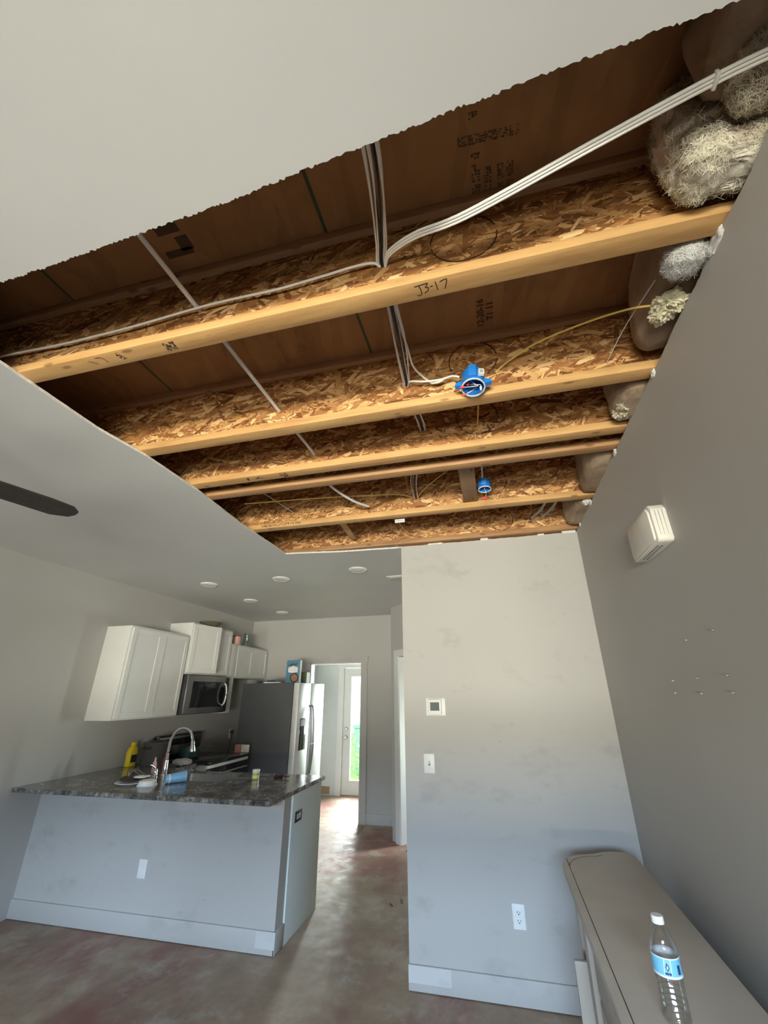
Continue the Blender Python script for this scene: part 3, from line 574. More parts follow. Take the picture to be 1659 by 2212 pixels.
cable('electrical_cable', [(0.668, 1.17, 2.768), (0.600, 1.20, 2.812), (0.522, 1.26, 2.862), (0.40, 1.33, 2.898), (0.282, 1.40, 2.920), (0.18, 1.45, 2.90), (0.126, W2, 2.872)], 'yellow cable arching from the foam to the second joist', 'romex_y', 0.0046, 0.0030)
cable('electrical_cable', [(0.055, W2+0.02, 2.86), (0.045, 1.62, 2.852), (0.030, W3-0.006, 2.862), (0.022, W3+0.01, 2.862)], 'short yellow cable dropping behind the larger blue box', 'romex_y', 0.0046, 0.0034)
cable('electrical_cable', [(-1.60, 2.30, 2.82), (-1.20, 2.36, 2.835), (-0.80, 2.45, 2.856), (-0.55, 2.53, 2.872), (-0.440, W5-0.002, 2.866)], 'thin yellow cable stretched along the bay of the white pipe end', 'romex_y', 0.0042, 0.003)
cable('electrical_cable', [(-0.10, 2.16, 2.85), (-0.25, 2.33, 2.852), (-0.36, 2.48, 2.858), (-0.425, W5-0.002, 2.862)], 'yellow cable slanting behind the wood block', 'romex_y', 0.0042, 0.003)
cable('electrical_cable', [(-1.48, 2.08, 2.86), (-1.42, 2.25, 2.85), (-1.36, W5-0.004, 2.845)], 'short thin cable crossing the bay at the far left', 'pvc', 0.0036, 0.003)

# ------------------------------------------------------------------ blue electrical boxes
def bluebox(c, r, h, tilt, label, ears, nuts):
    B = empty('electrical_box', c); tag(B, label, 'electrical box', 'blue ceiling boxes')
    Mx = T(*c) @ Matrix.Rotation(R(tilt[0]), 4, 'X') @ Matrix.Rotation(R(tilt[1]), 4, 'Y')
    lathe('shell', [(0, h), (r*0.9, h), (r*0.95, h-0.004), (r, 0), (r-0.003, 0), (r*0.9, h-0.006), (0, h-0.006)], Mx, M['blue'], B, 28)
    lathe('rim', [(r-0.004, 0.001), (r-0.004, -0.003), (r+0.0008, -0.003), (r+0.0008, 0.001)], Mx, M['white'], B, 28)
    bm = bmesh.new(); addbox(bm, (-0.016, -r-0.009, 0.010), (0.016, -r+0.012, h-0.004), 0.003, 2, Mx); link('screw_boss', mesh(bm, True), M['blue'], B)
    if ears:
        for s in (-1, 1):
            bm = bmesh.new(); addprism(bm, [(s*(r-0.004), 0.004), (s*(r+0.026), 0.010), (s*(r+0.022), 0.026), (s*(r-0.004), 0.034)], -0.012, 0.006, XZ); bmesh.ops.transform(bm, matrix=Mx, verts=bm.verts); link('mounting_ear', mesh(bm), M['blue'], B)
        bm = bmesh.new(); addbox(bm, (0.012, -r-0.0095, 0.020), (0.034, -r+0.004, 0.048), 0, 2, Mx @ Matrix.Rotation(R(14), 4, 'Z')); lb = link('label_sticker', mesh(bm), M['white'], B)
        for q in range(4):
            bm = bmesh.new(); addbox(bm, (0.0155, -r-0.0100, 0.025+q*0.005), (0.0305, -r-0.0090, 0.0272+q*0.005), 0, 2, Mx @ Matrix.Rotation(R(14), 4, 'Z')); link('barcode_bar', mesh(bm), M['blackp'], lb)
    for q, (pts, end, d) in enumerate(nuts):
        w_ = [Mx @ Vector(p) for p in pts]
        bm = bmesh.new(); addtube(bm, w_, 0.0013, None, 6, 6); wq = link('wire', mesh(bm, True), M[end[1]], B)
        lathe('wire_nut', [(0.0022, 0), (0.0048, 0.002), (0.0044, 0.012), (0.0026, 0.020), (0, 0.021)], AX(w_[-1], (Mx.to_3x3() @ Vector(d))), M[end[0]], wq, 12)
    return B, Mx
bluebox((0.024, 1.388, 2.742), 0.048, 0.078, (-8, 3), 'larger blue round electrical box with loose wires on the second joist', True, [
    ([(-0.02, 0, 0.06), (0.0, -0.012, 0.012), (0.02, -0.016, -0.010), (-0.008, -0.018, -0.014), (-0.034, -0.016, -0.010)], ('wirered', 'white'), (-1, 0, 0.15)),
    ([(0.01, 0.01, 0.06), (0.02, 0, 0.012), (0.012, -0.02, -0.012), (-0.018, -0.012, 0.004)], ('wirered', 'blackp'), (-0.7, 0.1, 0.7)),
    ([(0.0, 0.02, 0.06), (0.016, 0.006, 0.01), (0.006, -0.010, -0.020), (-0.028, -0.006, -0.040)], ('wirered', 'copper'), (-0.9, 0, -0.35)),
    ([(-0.03, 0.0, 0.05), (-0.01, 0.0, 0.02), (0.028, -0.006, 0.004), (0.030, -0.010, -0.012)], ('white', 'white'), (0, 0, -1))])
bluebox((0.042, 2.385, 2.765), 0.040, 0.060, (-4, 0), 'smaller blue round electrical box beside the wood block', False, [
    ([(-0.012, 0, 0.05), (-0.010, -0.004, 0.0), (-0.020, -0.004, -0.030), (-0.020, -0.002, -0.056)], ('wirered', 'copper'), (0.1, 0, -1)),
    ([(0.0, 0, 0.05), (0.0, -0.004, 0.0), (0.006, -0.004, -0.030), (0.001, -0.002, -0.056)], ('wirered', 'white'), (-0.2, 0, -1)),
    ([(0.012, 0, 0.05), (0.012, 0, 0.0), (0.018, 0, -0.028), (0.010, 0, -0.058)], ('wirered', 'copper'), (-0.4, 0, -1))])
cable('electrical_cable', [(0.045, 2.06, 2.90), (0.040, 2.20, 2.875), (0.034, 2.36, 2.828)], 'white cable entering the smaller blue box from above', 'romex', 0.0052, 0.0035)
# bare alarm contact hanging at the fifth joist
ac = empty('alarm_contact', (-0.565, 2.655, 2.712)); tag(ac, 'small white sensor hanging on a thin wire above the wall corner', 'sensor')
box('case', (-0.600, 2.647, 2.712), (-0.528, 2.667, 2.736), M['white'], ac, 0.003); box('lid_groove', (-0.596, 2.6462, 2.722), (-0.532, 2.6475, 2.725), M['blackp'], ac)
tube('wire', [(-0.572, 2.657, 2.712), (-0.565, 2.80, 2.715), (-0.555, 2.95, 2.718), (-0.62, 3.00, 2.718), (-0.69, 3.08, 2.700), (-0.692, 3.205, 2.722)], 0.0020, M['copper'], ac, None, 6)
for k, (x, ln, lb) in enumerate(((0.46, 0.30, 'elbowed grey pipe in the last bay, left of its twin'), (0.54, 0.26, 'elbowed grey pipe in the last bay, nearest the right wall'))):
    pp = tag(tube('drain_pipe', [(x+0.03, W6-0.02-ln, 2.92), (x+0.03, W6-0.12-ln*0.3, 2.92), (x, W6-0.10, 2.895), (x-0.07, W6-0.025, 2.86)], 0.011, M['pvc'], None, None, 12), lb, 'pipe', 'grey pipes in the last bay')
    lathe('coupling', [(0.0112, -0.015), (0.015, -0.015), (0.015, 0.015), (0.0112, 0.015)], AX((x, W6-0.10, 2.895), (-0.07, 0.075, -0.035)), M['pvc'], pp, 14)

# ------------------------------------------------------------------ ceiling fittings
spots = [(-3.018, 3.906, 'flush ceiling light nearest the camera above the left cabinets'), (-2.138, 3.90, 'flush ceiling light over the middle of the peninsula'), (-1.239, 3.775, 'flush ceiling light nearest the partition wall'), (-3.04, 4.80, 'flush ceiling light second from the camera above the microwave'), (-3.04, 5.69, 'flush ceiling light farthest away above the fridge')]
pr0 = None
for x, y, lb in spots:
    q = empty('ceiling_light', (x, y, H)); tag(q, lb, 'ceiling light', 'flush ceiling lights in the kitchen')
    for nm, prof, mt in (('trim_ring', [(0.092, 0), (0.092, -0.006), (0.084, -0.013), (0.070, -0.016), (0.064, -0.010), (0.064, 0)], 'white'), ('lens', [(0.064, -0.010), (0.045, -0.017), (0.02, -0.020), (0, -0.0205)], 'cream')):
        if pr0 is None or nm not in pr0: 
            pr0 = pr0 or {}
            bm = bmesh.new(); addlathe(bm, prof, None, 32); me = mesh(bm, True); me.materials.append(M[mt]); pr0[nm] = me
        c = bpy.data.objects.new(nm, pr0[nm]); COL.objects.link(c); c.parent = q
vt = empty('ceiling_vent', (-0.90, 4.19, H)); tag(vt, 'white ceiling vent half hidden by the partition edge', 'vent')
box('frame', (-1.03, 4.10, H-0.006), (-0.70, 4.28, H), M['white'], vt, 0.002)
for k in range(5): rotbox('slat', (0.27, 0.022, 0.002), T(-0.865, 4.13+k*0.03, H-0.010) @ Matrix.Rotation(R(35), 4, 'X'), M['pvc'], vt)
# ceiling fan: hub is out of frame on the left
fn = empty('ceiling_fan', (-2.10, 0.70, H)); tag(fn, 'dark ceiling fan with one blade reaching into view', 'ceiling fan')
FZ = 2.40; fc = Vector((-2.085, 0.70, FZ))
lathe('canopy', [(0, 0), (0.07, 0), (0.07, -0.03), (0.03, -0.06), (0, -0.06)], T(fc.x, fc.y, H), M['fan'], fn); lathe('downrod', [(0.013, 0), (0.013, 0.25), (0, 0.25), (0, 0)], T(fc.x, fc.y, FZ+0.06), M['fan'], fn)
lathe('motor', [(0, 0.09), (0.06, 0.085), (0.11, 0.05), (0.12, 0.01), (0.11, -0.03), (0.06, -0.06), (0, -0.065)], T(fc.x, fc.y, FZ), M['fan'], fn)
ang0 = math.atan2(1.415-0.70, -1.915+2.085)
for k in range(4):
    a = ang0+k*2*math.pi/4
    bmx = Matrix.Translation(fc) @ Matrix.Rotation(a, 4, 'Z') @ Matrix.Rotation(R(-10), 4, 'X')
    bm = bmesh.new(); addprism(bm, [(0.16, -0.05), (0.30, -0.062), (0.60, -0.068), (0.70, -0.060), (0.735, -0.03), (0.738, 0.0), (0.725, 0.035), (0.66, 0.066), (0.30, 0.062), (0.16, 0.05)], -0.004, 0.004, XY); bmesh.ops.transform(bm, matrix=bmx, verts=bm.verts)
    bl = link('blade', mesh(bm), M['fan'], fn)
    bm = bmesh.new(); addbox(bm, (0.09, -0.02, -0.008), (0.22, 0.02, -0.004), 0, 2, bmx); link('blade_arm', mesh(bm), M['fan'], bl)

# ------------------------------------------------------------------ wall fittings
th = empty('thermostat', (-0.448, YB, 1.445)); tag(th, 'white square thermostat with a dark screen on the partition', 'thermostat')
box('wall_plate', (-0.517, YB-0.006, 1.444), (-0.378, YB, 1.558), M['white'], th, 0.003); box('body', (-0.500, YB-0.026, 1.450), (-0.404, YB-0.006, 1.551), M['white'], th, 0.006)
box('screen', (-0.484, YB-0.0268, 1.476), (-0.420, YB-0.0255, 1.530), M['lcd'], th)
sw = empty('light_switch', (-0.510, YB, 1.092)); tag(sw, 'white light switch below the thermostat', 'switch')
box('plate', (-0.547, YB-0.006, 1.091), (-0.473, YB, 1.207), M['white'], sw, 0.003); box('toggle', (-0.514, YB-0.016, 1.146), (-0.506, YB-0.006, 1.166), M['cream'], sw, 0.001); box('toggle_slot', (-0.516, YB-0.0066, 1.138), (-0.504, YB-0.0058, 1.162), M['slot'], sw)
def outlet(c, ax, label, plate, horiz=False, holes=True):
    """duplex receptacle; ax: 'y-' faces the camera, 'x+' faces right"""
    o = empty('wall_outlet', c); tag(o, label, 'outlet')
    def bx(nm, a0, a1, b0, b1, d0, d1, mat, par, bev=0):
        if horiz: a0, a1, b0, b1 = b0, b1, a0, a1
        if ax == 'y-': lo, hi = (c[0]+a0, c[1]-d1, c[2]+b0), (c[0]+a1, c[1]-d0, c[2]+b1)
        else: lo, hi = (c[0]+d0, c[1]+a0, c[2]+b0), (c[0]+d1, c[1]+a1, c[2]+b1)
        return box(nm, lo, hi, mat, par, bev)
    bx('plate', -0.036, 0.036, -0.058, 0.058, 0, 0.006, M[plate], o, 0.003)
    for s in (-1, 1):
        r = bx('receptacle', -0.016, 0.016, s*0.0195-0.014, s*0.0195+0.014, 0.006, 0.0075, M['white'], o, 0.001)
        if holes:
            bx('slot', -0.0085, -0.0055, s*0.0195-0.002, s*0.0195+0.007, 0.0073, 0.0080, M['slot'], r); bx('slot', 0.0055, 0.0085, s*0.0195-0.002, s*0.0195+0.006, 0.0073, 0.0080, M['slot'], r); bx('slot', -0.003, 0.003, s*0.0195-0.0105, s*0.0195-0.005, 0.0073, 0.0080, M['slot'], r)
    return o
outlet((-0.017, YB, 0.385), 'y-', 'white duplex outlet low on the partition beside the sideboard', 'white')
pe = outlet((-2.752, 3.35, 0.386), 'y-', 'white outlet on the front of the peninsula', 'white', False, False)
outlet((-1.6135, 3.575, 0.722), 'x+', 'dark framed outlet on the end of the peninsula', 'blackp', True, True)
outlet((XK, 6.06, 1.07), 'x+', 'wall outlet with a black plug beside the fridge', 'white')
pl = empty('power_plug', (XK+0.0085, 6.05, 1.10)); tag(pl, 'black plug with a cord hanging beside the fridge', 'plug')
box('plug_body', (XK+0.0085, 6.03, 1.075), (XK+0.045, 6.07, 1.115), M['blackp'], pl, 0.005); tube('cord', [(XK+0.03, 6.05, 1.076), (XK+0.03, 6.05, 0.98), (XK+0.02, 6.04, 0.90), (XK+0.02, 6.03, 0.5)], 0.004, M['blackp'], pl)
ch = empty('door_chime', (XR, 1.83, 2.12)); tag(ch, 'cream door chime box high on the right wall', 'chime')
pf = [(1.690, 2.115), (1.975, 2.115), (1.985, 2.125), (1.985, 2.25), (1.970, 2.275), (1.705, 2.275), (1.685, 2.25), (1.680, 2.125)]
prism('housing', pf, XR-0.058, XR, YZ, M['cream'], ch, 0.006)
prism('front_cover', [(1.833+(a-1.833)*0.90, 2.195+(b-2.195)*0.86) for a, b in pf], XR-0.066, XR-0.056, YZ, M['cream'], ch, 0.004)
for k in range(9):
    for q in range(2): box('grille_hole', (XR-0.045+q*0.014, 1.74+k*0.022, 2.1142), (XR-0.038+q*0.014, 1.749+k*0.022, 2.1155), M['slot'], ch)
for k in range(3): box('side_groove', (XR-0.044+k*0.013, 1.6795, 2.14), (XR-0.0425+k*0.013, 1.685, 2.245), M['pvc'], ch)
scr = [(1.598, 1.771, 'top right screw'), (1.817, 1.764, 'top left screw'), (2.054, 1.628, 'leftmost screw of the middle row'), (1.818, 1.631, 'middle screw of the middle row'), (1.594, 1.632, 'rightmost screw of the middle row'), (2.058, 1.582, 'leftmost screw of the lowest row'), (1.816, 1.580, 'shiny middle screw of the lowest row'), (1.593, 1.582, 'rightmost screw of the lowest row')]
sm = None
for y, z, lb in scr:
    if sm is None:
        bm = bmesh.new(); addlathe(bm, [(0, 0), (0.002, 0), (0.002, 0.006), (0.0045, 0.007), (0.0042, 0.010), (0, 0.011)], None, 12); sm = mesh(bm, True); sm.materials.append(M['steel'])
    o = bpy.data.objects.new('wall_screw', sm); COL.objects.link(o); o.matrix_world = AX((XR, y, z), (-1, 0, 0)); tag(o, lb+' left in the right wall', 'screw', 'screws in the right wall')

# ------------------------------------------------------------------ kitchen: peninsula
PY = 3.35; PE = -1.626; CTZ = 0.913; CT0 = CTZ-0.032
kw = struct(box('wall_peninsula', (XK, PY, 0), (PE, PY+0.115, CT0), M['wall']), 'scuffed grey half wall under the granite counter')
bp_ = struct(box('baseboard_peninsula', (XK, PY-0.014, 0.004), (PE+0.012, PY, 0.125), M['basepaint'], None, 0.003), 'grey baseboard along the peninsula')
box('end_return', (PE, PY-0.014, 0.004), (PE+0.014, PY+0.115, 0.125), M['basepaint'], bp_, 0.003); box('bare_patch', (PE-0.13, PY-0.0146, 0.035), (PE+0.0125, PY-0.0135, 0.124), M['patch'], bp_)
pc = empty('base_cabinet', (-2.4, 3.76, 0)); tag(pc, 'peninsula base cabinet with a pale green white end panel', 'cabinet')
box('carcass', (-3.24, PY+0.117, 0.10), (PE-0.012, 4.00, 0.70), M['cab'], pc); box('toe_kick', (-3.24, PY+0.117, 0), (PE-0.02, 3.95, 0.10), M['cab'], pc); box('end_panel', (PE-0.010, PY+0.117, 0), (PE+0.012, 4.03, CT0), M['panelgreen'], pc, 0.001)
for k in range(3): box('door', (-3.22+k*0.53, 4.001, 0.13), (-3.22+k*0.53+0.51, 4.021, 0.68), M['cab'], pc, 0.002)
box('face_rail', (-3.24, 3.98, 0.70), (PE-0.012, 4.00, CT0), M['cab'], pc)
SK = (-2.93, -2.38, 3.62, 3.97)
ct = tag(holed('countertop', XK+0.002, PE+0.022, 3.077, 4.09, [SK], CT0, CTZ, XY, M['granite']), 'speckled grey granite counter on the peninsula', 'countertop')
bv = ct.modifiers.new('bevel', 'BEVEL'); bv.width = 0.004; bv.segments = 2; bv.limit_method = 'ANGLE'
box('wall_run', (XK+0.002, 4.09, CT0), (-3.25, 4.49, CTZ), M['granite'], ct)
tag(box('countertop', (XK+0.002, 5.285, CT0), (-3.25, 5.42, CTZ), M['granite'], None, 0.003), 'narrow granite counter piece between range and fridge', 'countertop')
for y0, y1, lb in ((4.10, 4.485, 'white base cabinet between peninsula and range'), (5.29, 5.415, 'narrow white base cabinet between range and fridge')):
    c = empty('base_cabinet', (XK+0.3, (y0+y1)/2, 0)); tag(c, lb, 'cabinet'); box('carcass', (XK+0.001, y0, 0.0), (-3.29, y1, CT0), M['cab'], c); box('door', (-3.289, y0+0.008, 0.12), (-3.269, y1-0.008, CT0-0.02), M['cab'], c, 0.002)
# sink
sk = empty('sink', ((SK[0]+SK[1])/2, (SK[2]+SK[3])/2, 0.72)); tag(sk, 'stainless undermount sink in the granite counter', 'sink')
bm = bmesh.new(); addbox(bm, (SK[0]+0.002, SK[2]+0.002, 0.715), (SK[1]-0.002, SK[3]-0.002, CTZ-0.006), 0); bm.faces.ensure_lookup_table()
top = max(bm.faces, key=lambda f: f.calc_center_median().z); bmesh.ops.delete(bm, geom=[top], context='FACES_ONLY')
bmesh.ops.bevel(bm, geom=[e for e in bm.edges if not e.is_boundary], offset=0.04, segments=4, profile=0.5, affect='EDGES'); bmesh.ops.solidify(bm, geom=list(bm.faces), thickness=-0.0015)
link('basin', mesh(bm, True), M['steel'], sk); lathe('drain', [(0, 0.002), (0.03, 0.002), (0.042, 0.004), (0.044, 0)], T(-2.65, 3.80, 0.7155), M['chrome'], sk)
# faucet
fx, fy = -3.075, 3.80
fa = empty('faucet', (fx, fy, CTZ)); tag(fa, 'chrome gooseneck faucet with pull-down spray head', 'faucet')
lathe('base', [(0, 0), (0.03, 0), (0.03, 0.006), (0.022, 0.012), (0.020, 0.09), (0.016, 0.12), (0, 0.12)], T(fx, fy, CTZ), M['chrome'], fa)
tube('spout', [(fx, fy, CTZ+0.10), (fx, fy, CTZ+0.22), (fx+0.010, fy+0.002, CTZ+0.30), (fx+0.055, fy+0.010, CTZ+0.365), (fx+0.12, fy+0.020, CTZ+0.385), (fx+0.185, fy+0.030, CTZ+0.355), (fx+0.215, fy+0.036, CTZ+0.29)], 0.0125, M['chrome'], fa, None, 16)
lathe('spray_head', [(0.0125, 0.10), (0.016, 0.085), (0.018, 0.05), (0.025, 0.02), (0.025, 0.004), (0.018, 0), (0, 0)], AX((fx+0.232, fy+0.039, CTZ+0.190), (-0.15, -0.03, 1)), M['chrome'], fa)
lathe('handle_base', [(0, 0), (0.024, 0), (0.024, 0.008), (0.018, 0.014), (0.017, 0.055), (0.012, 0.068), (0, 0.07)], T(fx-0.010, fy-0.105, CTZ), M['chrome'], fa); tube('handle', [(fx-0.01, fy-0.105, CTZ+0.062), (fx-0.015, fy-0.13, CTZ+0.085), (fx-0.02, fy-0.17, CTZ+0.105)], 0.006, M['chrome'], fa)

# things on the counter
def cupmat(n, c, r=0.4): M[n] = plain(n, c, r); return M[n]
cupmat('lightblue', (0.22, 0.46, 0.72)); cupmat('yellow', (0.80, 0.58, 0.03)); cupmat('yellowlab', (0.62, 0.60, 0.05)); cupmat('darkred', (0.30, 0.05, 0.04)); cupmat('pink', (0.70, 0.40, 0.36)); cupmat('brown', (0.035, 0.02, 0.015), 0.45); cupmat('potgrey', (0.085, 0.08, 0.075), 0.45); cupmat('potgreen', (0.03, 0.07, 0.06), 0.3); cupmat('cloth', (0.36, 0.34, 0.32), 0.9); cupmat('redbox', (0.42, 0.20, 0.17), 0.6); cupmat('cardboard', (0.62, 0.58, 0.50), 0.7); cupmat('oliv', (0.16, 0.15, 0.09), 0.35); cupmat('cerblue', (0.10, 0.24, 0.33), 0.5); cupmat('darkgreen', (0.07, 0.09, 0.03), 0.5); cupmat('binge', (0.10, 0.30, 0.17), 0.5); cupmat('leafy', (0.42, 0.46, 0.06), 0.8); cupmat('paper', (0.80, 0.80, 0.80), 0.7); cupmat('orange', (0.36, 0.17, 0.08), 0.5)
def plate(c, r, mat, label):
    return tag(lathe('plate', [(0, 0), (r*0.6, 0), (r*0.68, 0.004), (r, 0.016), (r*0.985, 0.019), (r*0.66, 0.009), (0, 0.007)], T(*c), M[mat], None, 32), label, 'plate')
plate((-3.055, 3.40, CTZ), 0.125, 'white', 'white plate on the counter under the dark plate')
tag(lathe('plate', [(0, 0), (0.06, 0), (0.075, 0.004), (0.118, 0.018), (0.116, 0.021), (0.07, 0.010), (0, 0.008)], T(-3.085, 3.47, CTZ+0.020) @ Matrix.Rotation(R(7), 4, 'X'), M['brown'], None, 32), 'dark brown plate tilted on the white plate', 'plate')
wk = tag(blob('foam_tray', (-3.09, 3.43, CTZ+0.034), (-2.97, 3.53, CTZ+0.050), M['white'], 31, 0.003, 20, None, 4, 0.6), 'white scrap lying in the dark plate', 'scrap')
bm = bmesh.new()
for a in range(5): addtube(bm, [(-3.14, 3.44, CTZ+0.045), (-3.13+0.02*math.cos(a), 3.48+0.02*math.sin(a), CTZ+0.085+0.01*math.sin(a*2)), (-3.09+0.04*math.cos(a*1.7), 3.52+0.03*math.sin(a*1.7), CTZ+0.055)], 0.0016, None, 6, 6)
tag(link('wire_whisk', mesh(bm, True), M['steel']), 'thin bent wire utensil sticking up from the plates', 'utensil')
lc = empty('blue_tumbler', (-2.72, 3.51, CTZ)); tag(lc, 'light blue plastic tumbler lying on its side by the faucet', 'tumbler')
lathe('cup', [(0, 0), (0.028, 0), (0.031, 0.004), (0.040, 0.155), (0.042, 0.16), (0.038, 0.16), (0.030, 0.01), (0, 0.008)], AX((-2.772, 3.45, CTZ+0.034), (0.62, 0.78, 0.055)), M['lightblue'], lc, 28); lathe('cup_band', [(0.0325, 0.022), (0.034, 0.022), (0.0348, 0.034), (0.0333, 0.034)], AX((-2.772, 3.45, CTZ+0.034), (0.62, 0.78, 0.055)), M['white'], lc, 28)
tag(lathe('plastic_lid', [(0, 0), (0.075, 0), (0.078, 0.006), (0.070, 0.010), (0.062, 0.038), (0.052, 0.042), (0, 0.042)], T(-2.868, 3.365, CTZ), M['white'], None, 32), 'round white plastic lid behind the blue tumbler', 'lid')
def bottle(c, s, label, mat, cap, name='squeeze_bottle'):
    o = empty(name, c); tag(o, label, 'bottle'); lathe('body', [(0, 0), (0.03*s, 0), (0.033*s, 0.01*s), (0.033*s, 0.10*s), (0.028*s, 0.13*s), (0.014*s, 0.155*s), (0.014*s, 0.165*s), (0, 0.165*s)], T(*c), M[mat], o); lathe('cap', [(0.016*s, 0.16*s), (0.016*s, 0.175*s), (0.006*s, 0.205*s), (0, 0.206*s)], T(*c), M[cap], o); return o
yb_ = empty('detergent_bottle', (-3.80, 4.16, CTZ)); tag(yb_, 'yellow flat bottle standing against the kitchen wall', 'bottle')
prism('body', [(4.115, CTZ), (4.205, CTZ), (4.21, CTZ+0.13), (4.19, CTZ+0.185), (4.135, CTZ+0.185), (4.11, CTZ+0.13)], -3.835, -3.775, YZ, M['yellow'], yb_, 0.008); box('cap', (-3.822, 4.142, CTZ+0.184), (-3.788, 4.182, CTZ+0.225), M['yellow'], yb_, 0.005); box('label', (-3.776, 4.125, CTZ+0.04), (-3.7735, 4.20, CTZ+0.11), M['blackp'], yb_)
bottle((-3.27, 4.03, CTZ), 0.85, 'dark red bottle standing behind the faucet', 'darkred', 'orange'); bottle((-3.30, 3.92, CTZ), 0.62, 'small pink bottle behind the faucet handle', 'pink', 'pink')
tag(blob('crumpled_cloth', (-3.36, 4.20, CTZ+0.012), (-3.18, 4.36, CTZ+0.070), M['cloth'], 41, 0.010, 14, None, 5, 0.8, 0.004), 'crumpled pale cloth behind the faucet', 'cloth')
pt_ = empty('stock_pot', (-3.66, 4.33, CTZ)); tag(pt_, 'tall grey stock pot with black handles near the range', 'pot')
lathe('body', [(0, 0), (0.118, 0), (0.125, 0.01), (0.132, 0.20), (0.136, 0.205), (0.128, 0.205), (0.12, 0.012), (0, 0.010)], T(-3.66, 4.33, CTZ), M['potgrey'], pt_, 36); lathe('lid', [(0.137, 0.206), (0.134, 0.213), (0.07, 0.228), (0, 0.232)], T(-3.66, 4.33, CTZ), M['potgrey'], pt_, 36); lathe('lid_knob', [(0.012, 0.23), (0.012, 0.245), (0.03, 0.25), (0.03, 0.268), (0, 0.272)], T(-3.66, 4.33, CTZ), M['blackp'], pt_)
for s in (-1, 1): tube('handle', [(-3.70, 4.33+s*0.128, CTZ+0.17), (-3.69, 4.33+s*0.165, CTZ+0.165), (-3.63, 4.33+s*0.165, CTZ+0.165), (-3.62, 4.33+s*0.128, CTZ+0.17)], 0.009, M['blackp'], pt_)
yj = empty('spice_jar', (-2.14, 3.80, CTZ)); tag(yj, 'small yellow jar with a white lid on the counter', 'jar')
lathe('jar', [(0, 0), (0.027, 0), (0.029, 0.004), (0.029, 0.050), (0, 0.050)], T(-2.14, 3.80, CTZ), M['yellowlab'], yj, 28); lathe('lid', [(0.030, 0.050), (0.031, 0.052), (0.031, 0.070), (0.029, 0.073), (0, 0.073)], T(-2.14, 3.80, CTZ), M['white'], yj, 28); lathe('paper_band', [(0.0292, 0.012), (0.0297, 0.012), (0.0297, 0.030), (0.0292, 0.030)], T(-2.14, 3.80, CTZ), M['cream'], yj, 28)
dk = empty('trivet_dish', (-1.96, 3.88, CTZ)); tag(dk, 'small dark dish with a stub handle on the counter', 'dish')
lathe('dish', [(0, 0), (0.038, 0), (0.045, 0.024), (0.041, 0.024), (0.034, 0.006), (0, 0.006)], T(-1.96, 3.88, CTZ), M['brown'], dk); box('handle', (-1.918, 3.87, CTZ+0.014), (-1.86, 3.89, CTZ+0.022), M['brown'], dk, 0.003); lathe('contents', [(0.037, 0.016), (0, 0.019)], T(-1.96, 3.88, CTZ), M['darkred'], dk)

# ------------------------------------------------------------------ range
RX = -3.10; ra = empty('kitchen_range', (-3.48, 4.885, 0)); tag(ra, 'black glass-top range with steel trim on the left wall', 'range')
box('body', (-3.84, 4.497, 0.02), (RX-0.03, 5.277, 0.895), M['steel'], ra); box('cooktop', (-3.84, 4.493, 0.895), (RX, 5.281, 0.925), M['blackg'], ra, 0.004); box('front_trim', (RX-0.03, 4.495, 0.862), (RX-0.004, 5.279, 0.893), M['steel_b'], ra, 0.002)
box('oven_door', (RX-0.03, 4.51, 0.22), (RX-0.002, 5.265, 0.855), M['blackg'], ra, 0.004); tube('oven_handle', [(RX+0.03, 4.56, 0.80), (RX+0.03, 5.21, 0.80)], 0.011, M['steel'], ra); box('drawer', (RX-0.03, 4.51, 0.04), (RX-0.004, 5.265, 0.20), M['steel'], ra, 0.003)
bgd = box('backguard', (-3.87, 4.50, 0.926), (-3.80, 5.27, 1.158), M['blackp'], ra, 0.010); box('steel_face', (-3.803, 4.515, 0.955), (-3.797, 5.255, 1.142), M['steel'], bgd, 0.002); box('control_panel', (-3.798, 4.62, 1.05), (-3.795, 5.06, 1.12), M['blackg'], bgd)
for y in (4.60, 4.67, 5.12, 5.19): lathe('knob', [(0, 0), (0.019, 0), (0.016, 0.022), (0, 0.023)], AX((-3.797, y, 1.08), (1, 0, 0)), M['blackp'], bgd, 16)
for x, y, r in ((-3.63, 4.70, 0.09), (-3.63, 5.08, 0.075), (-3.32, 4.70, 0.075), (-3.32, 5.08, 0.10)): lathe('burner_ring', [(r, 0), (r, 0.0006), (r-0.004, 0.0006), (r-0.004, 0)], T(x, y, 0.925), M['potgrey'], ra, 32)
gp = empty('saucepan', (-3.60, 4.80, 0.9256)); tag(gp, 'dark green saucepan on the range', 'pan')
lathe('body', [(0, 0), (0.10, 0), (0.108, 0.008), (0.112, 0.11), (0.106, 0.11), (0.10, 0.01), (0, 0.008)], T(-3.60, 4.80, 0.9258), M['potgreen'], gp, 32); tube('handle', [(-3.50, 4.82, 1.02), (-3.42, 4.86, 1.035), (-3.34, 4.90, 1.04)], 0.010, M['blackp'], gp)
sn = empty('snack_carton', (-3.28, 5.35, CTZ)); tag(sn, 'dull red carton with an open pale flap beside the range', 'carton')
box('carton', (-3.32, 5.30, CTZ), (-3.235, 5.41, CTZ+0.10), M['redbox'], sn, 0.002); rotbox('open_flap', (0.10, 0.003, 0.085), T(-3.18, 5.318, CTZ+0.055) @ Matrix.Rotation(R(12), 4, 'Z'), M['cardboard'], sn)

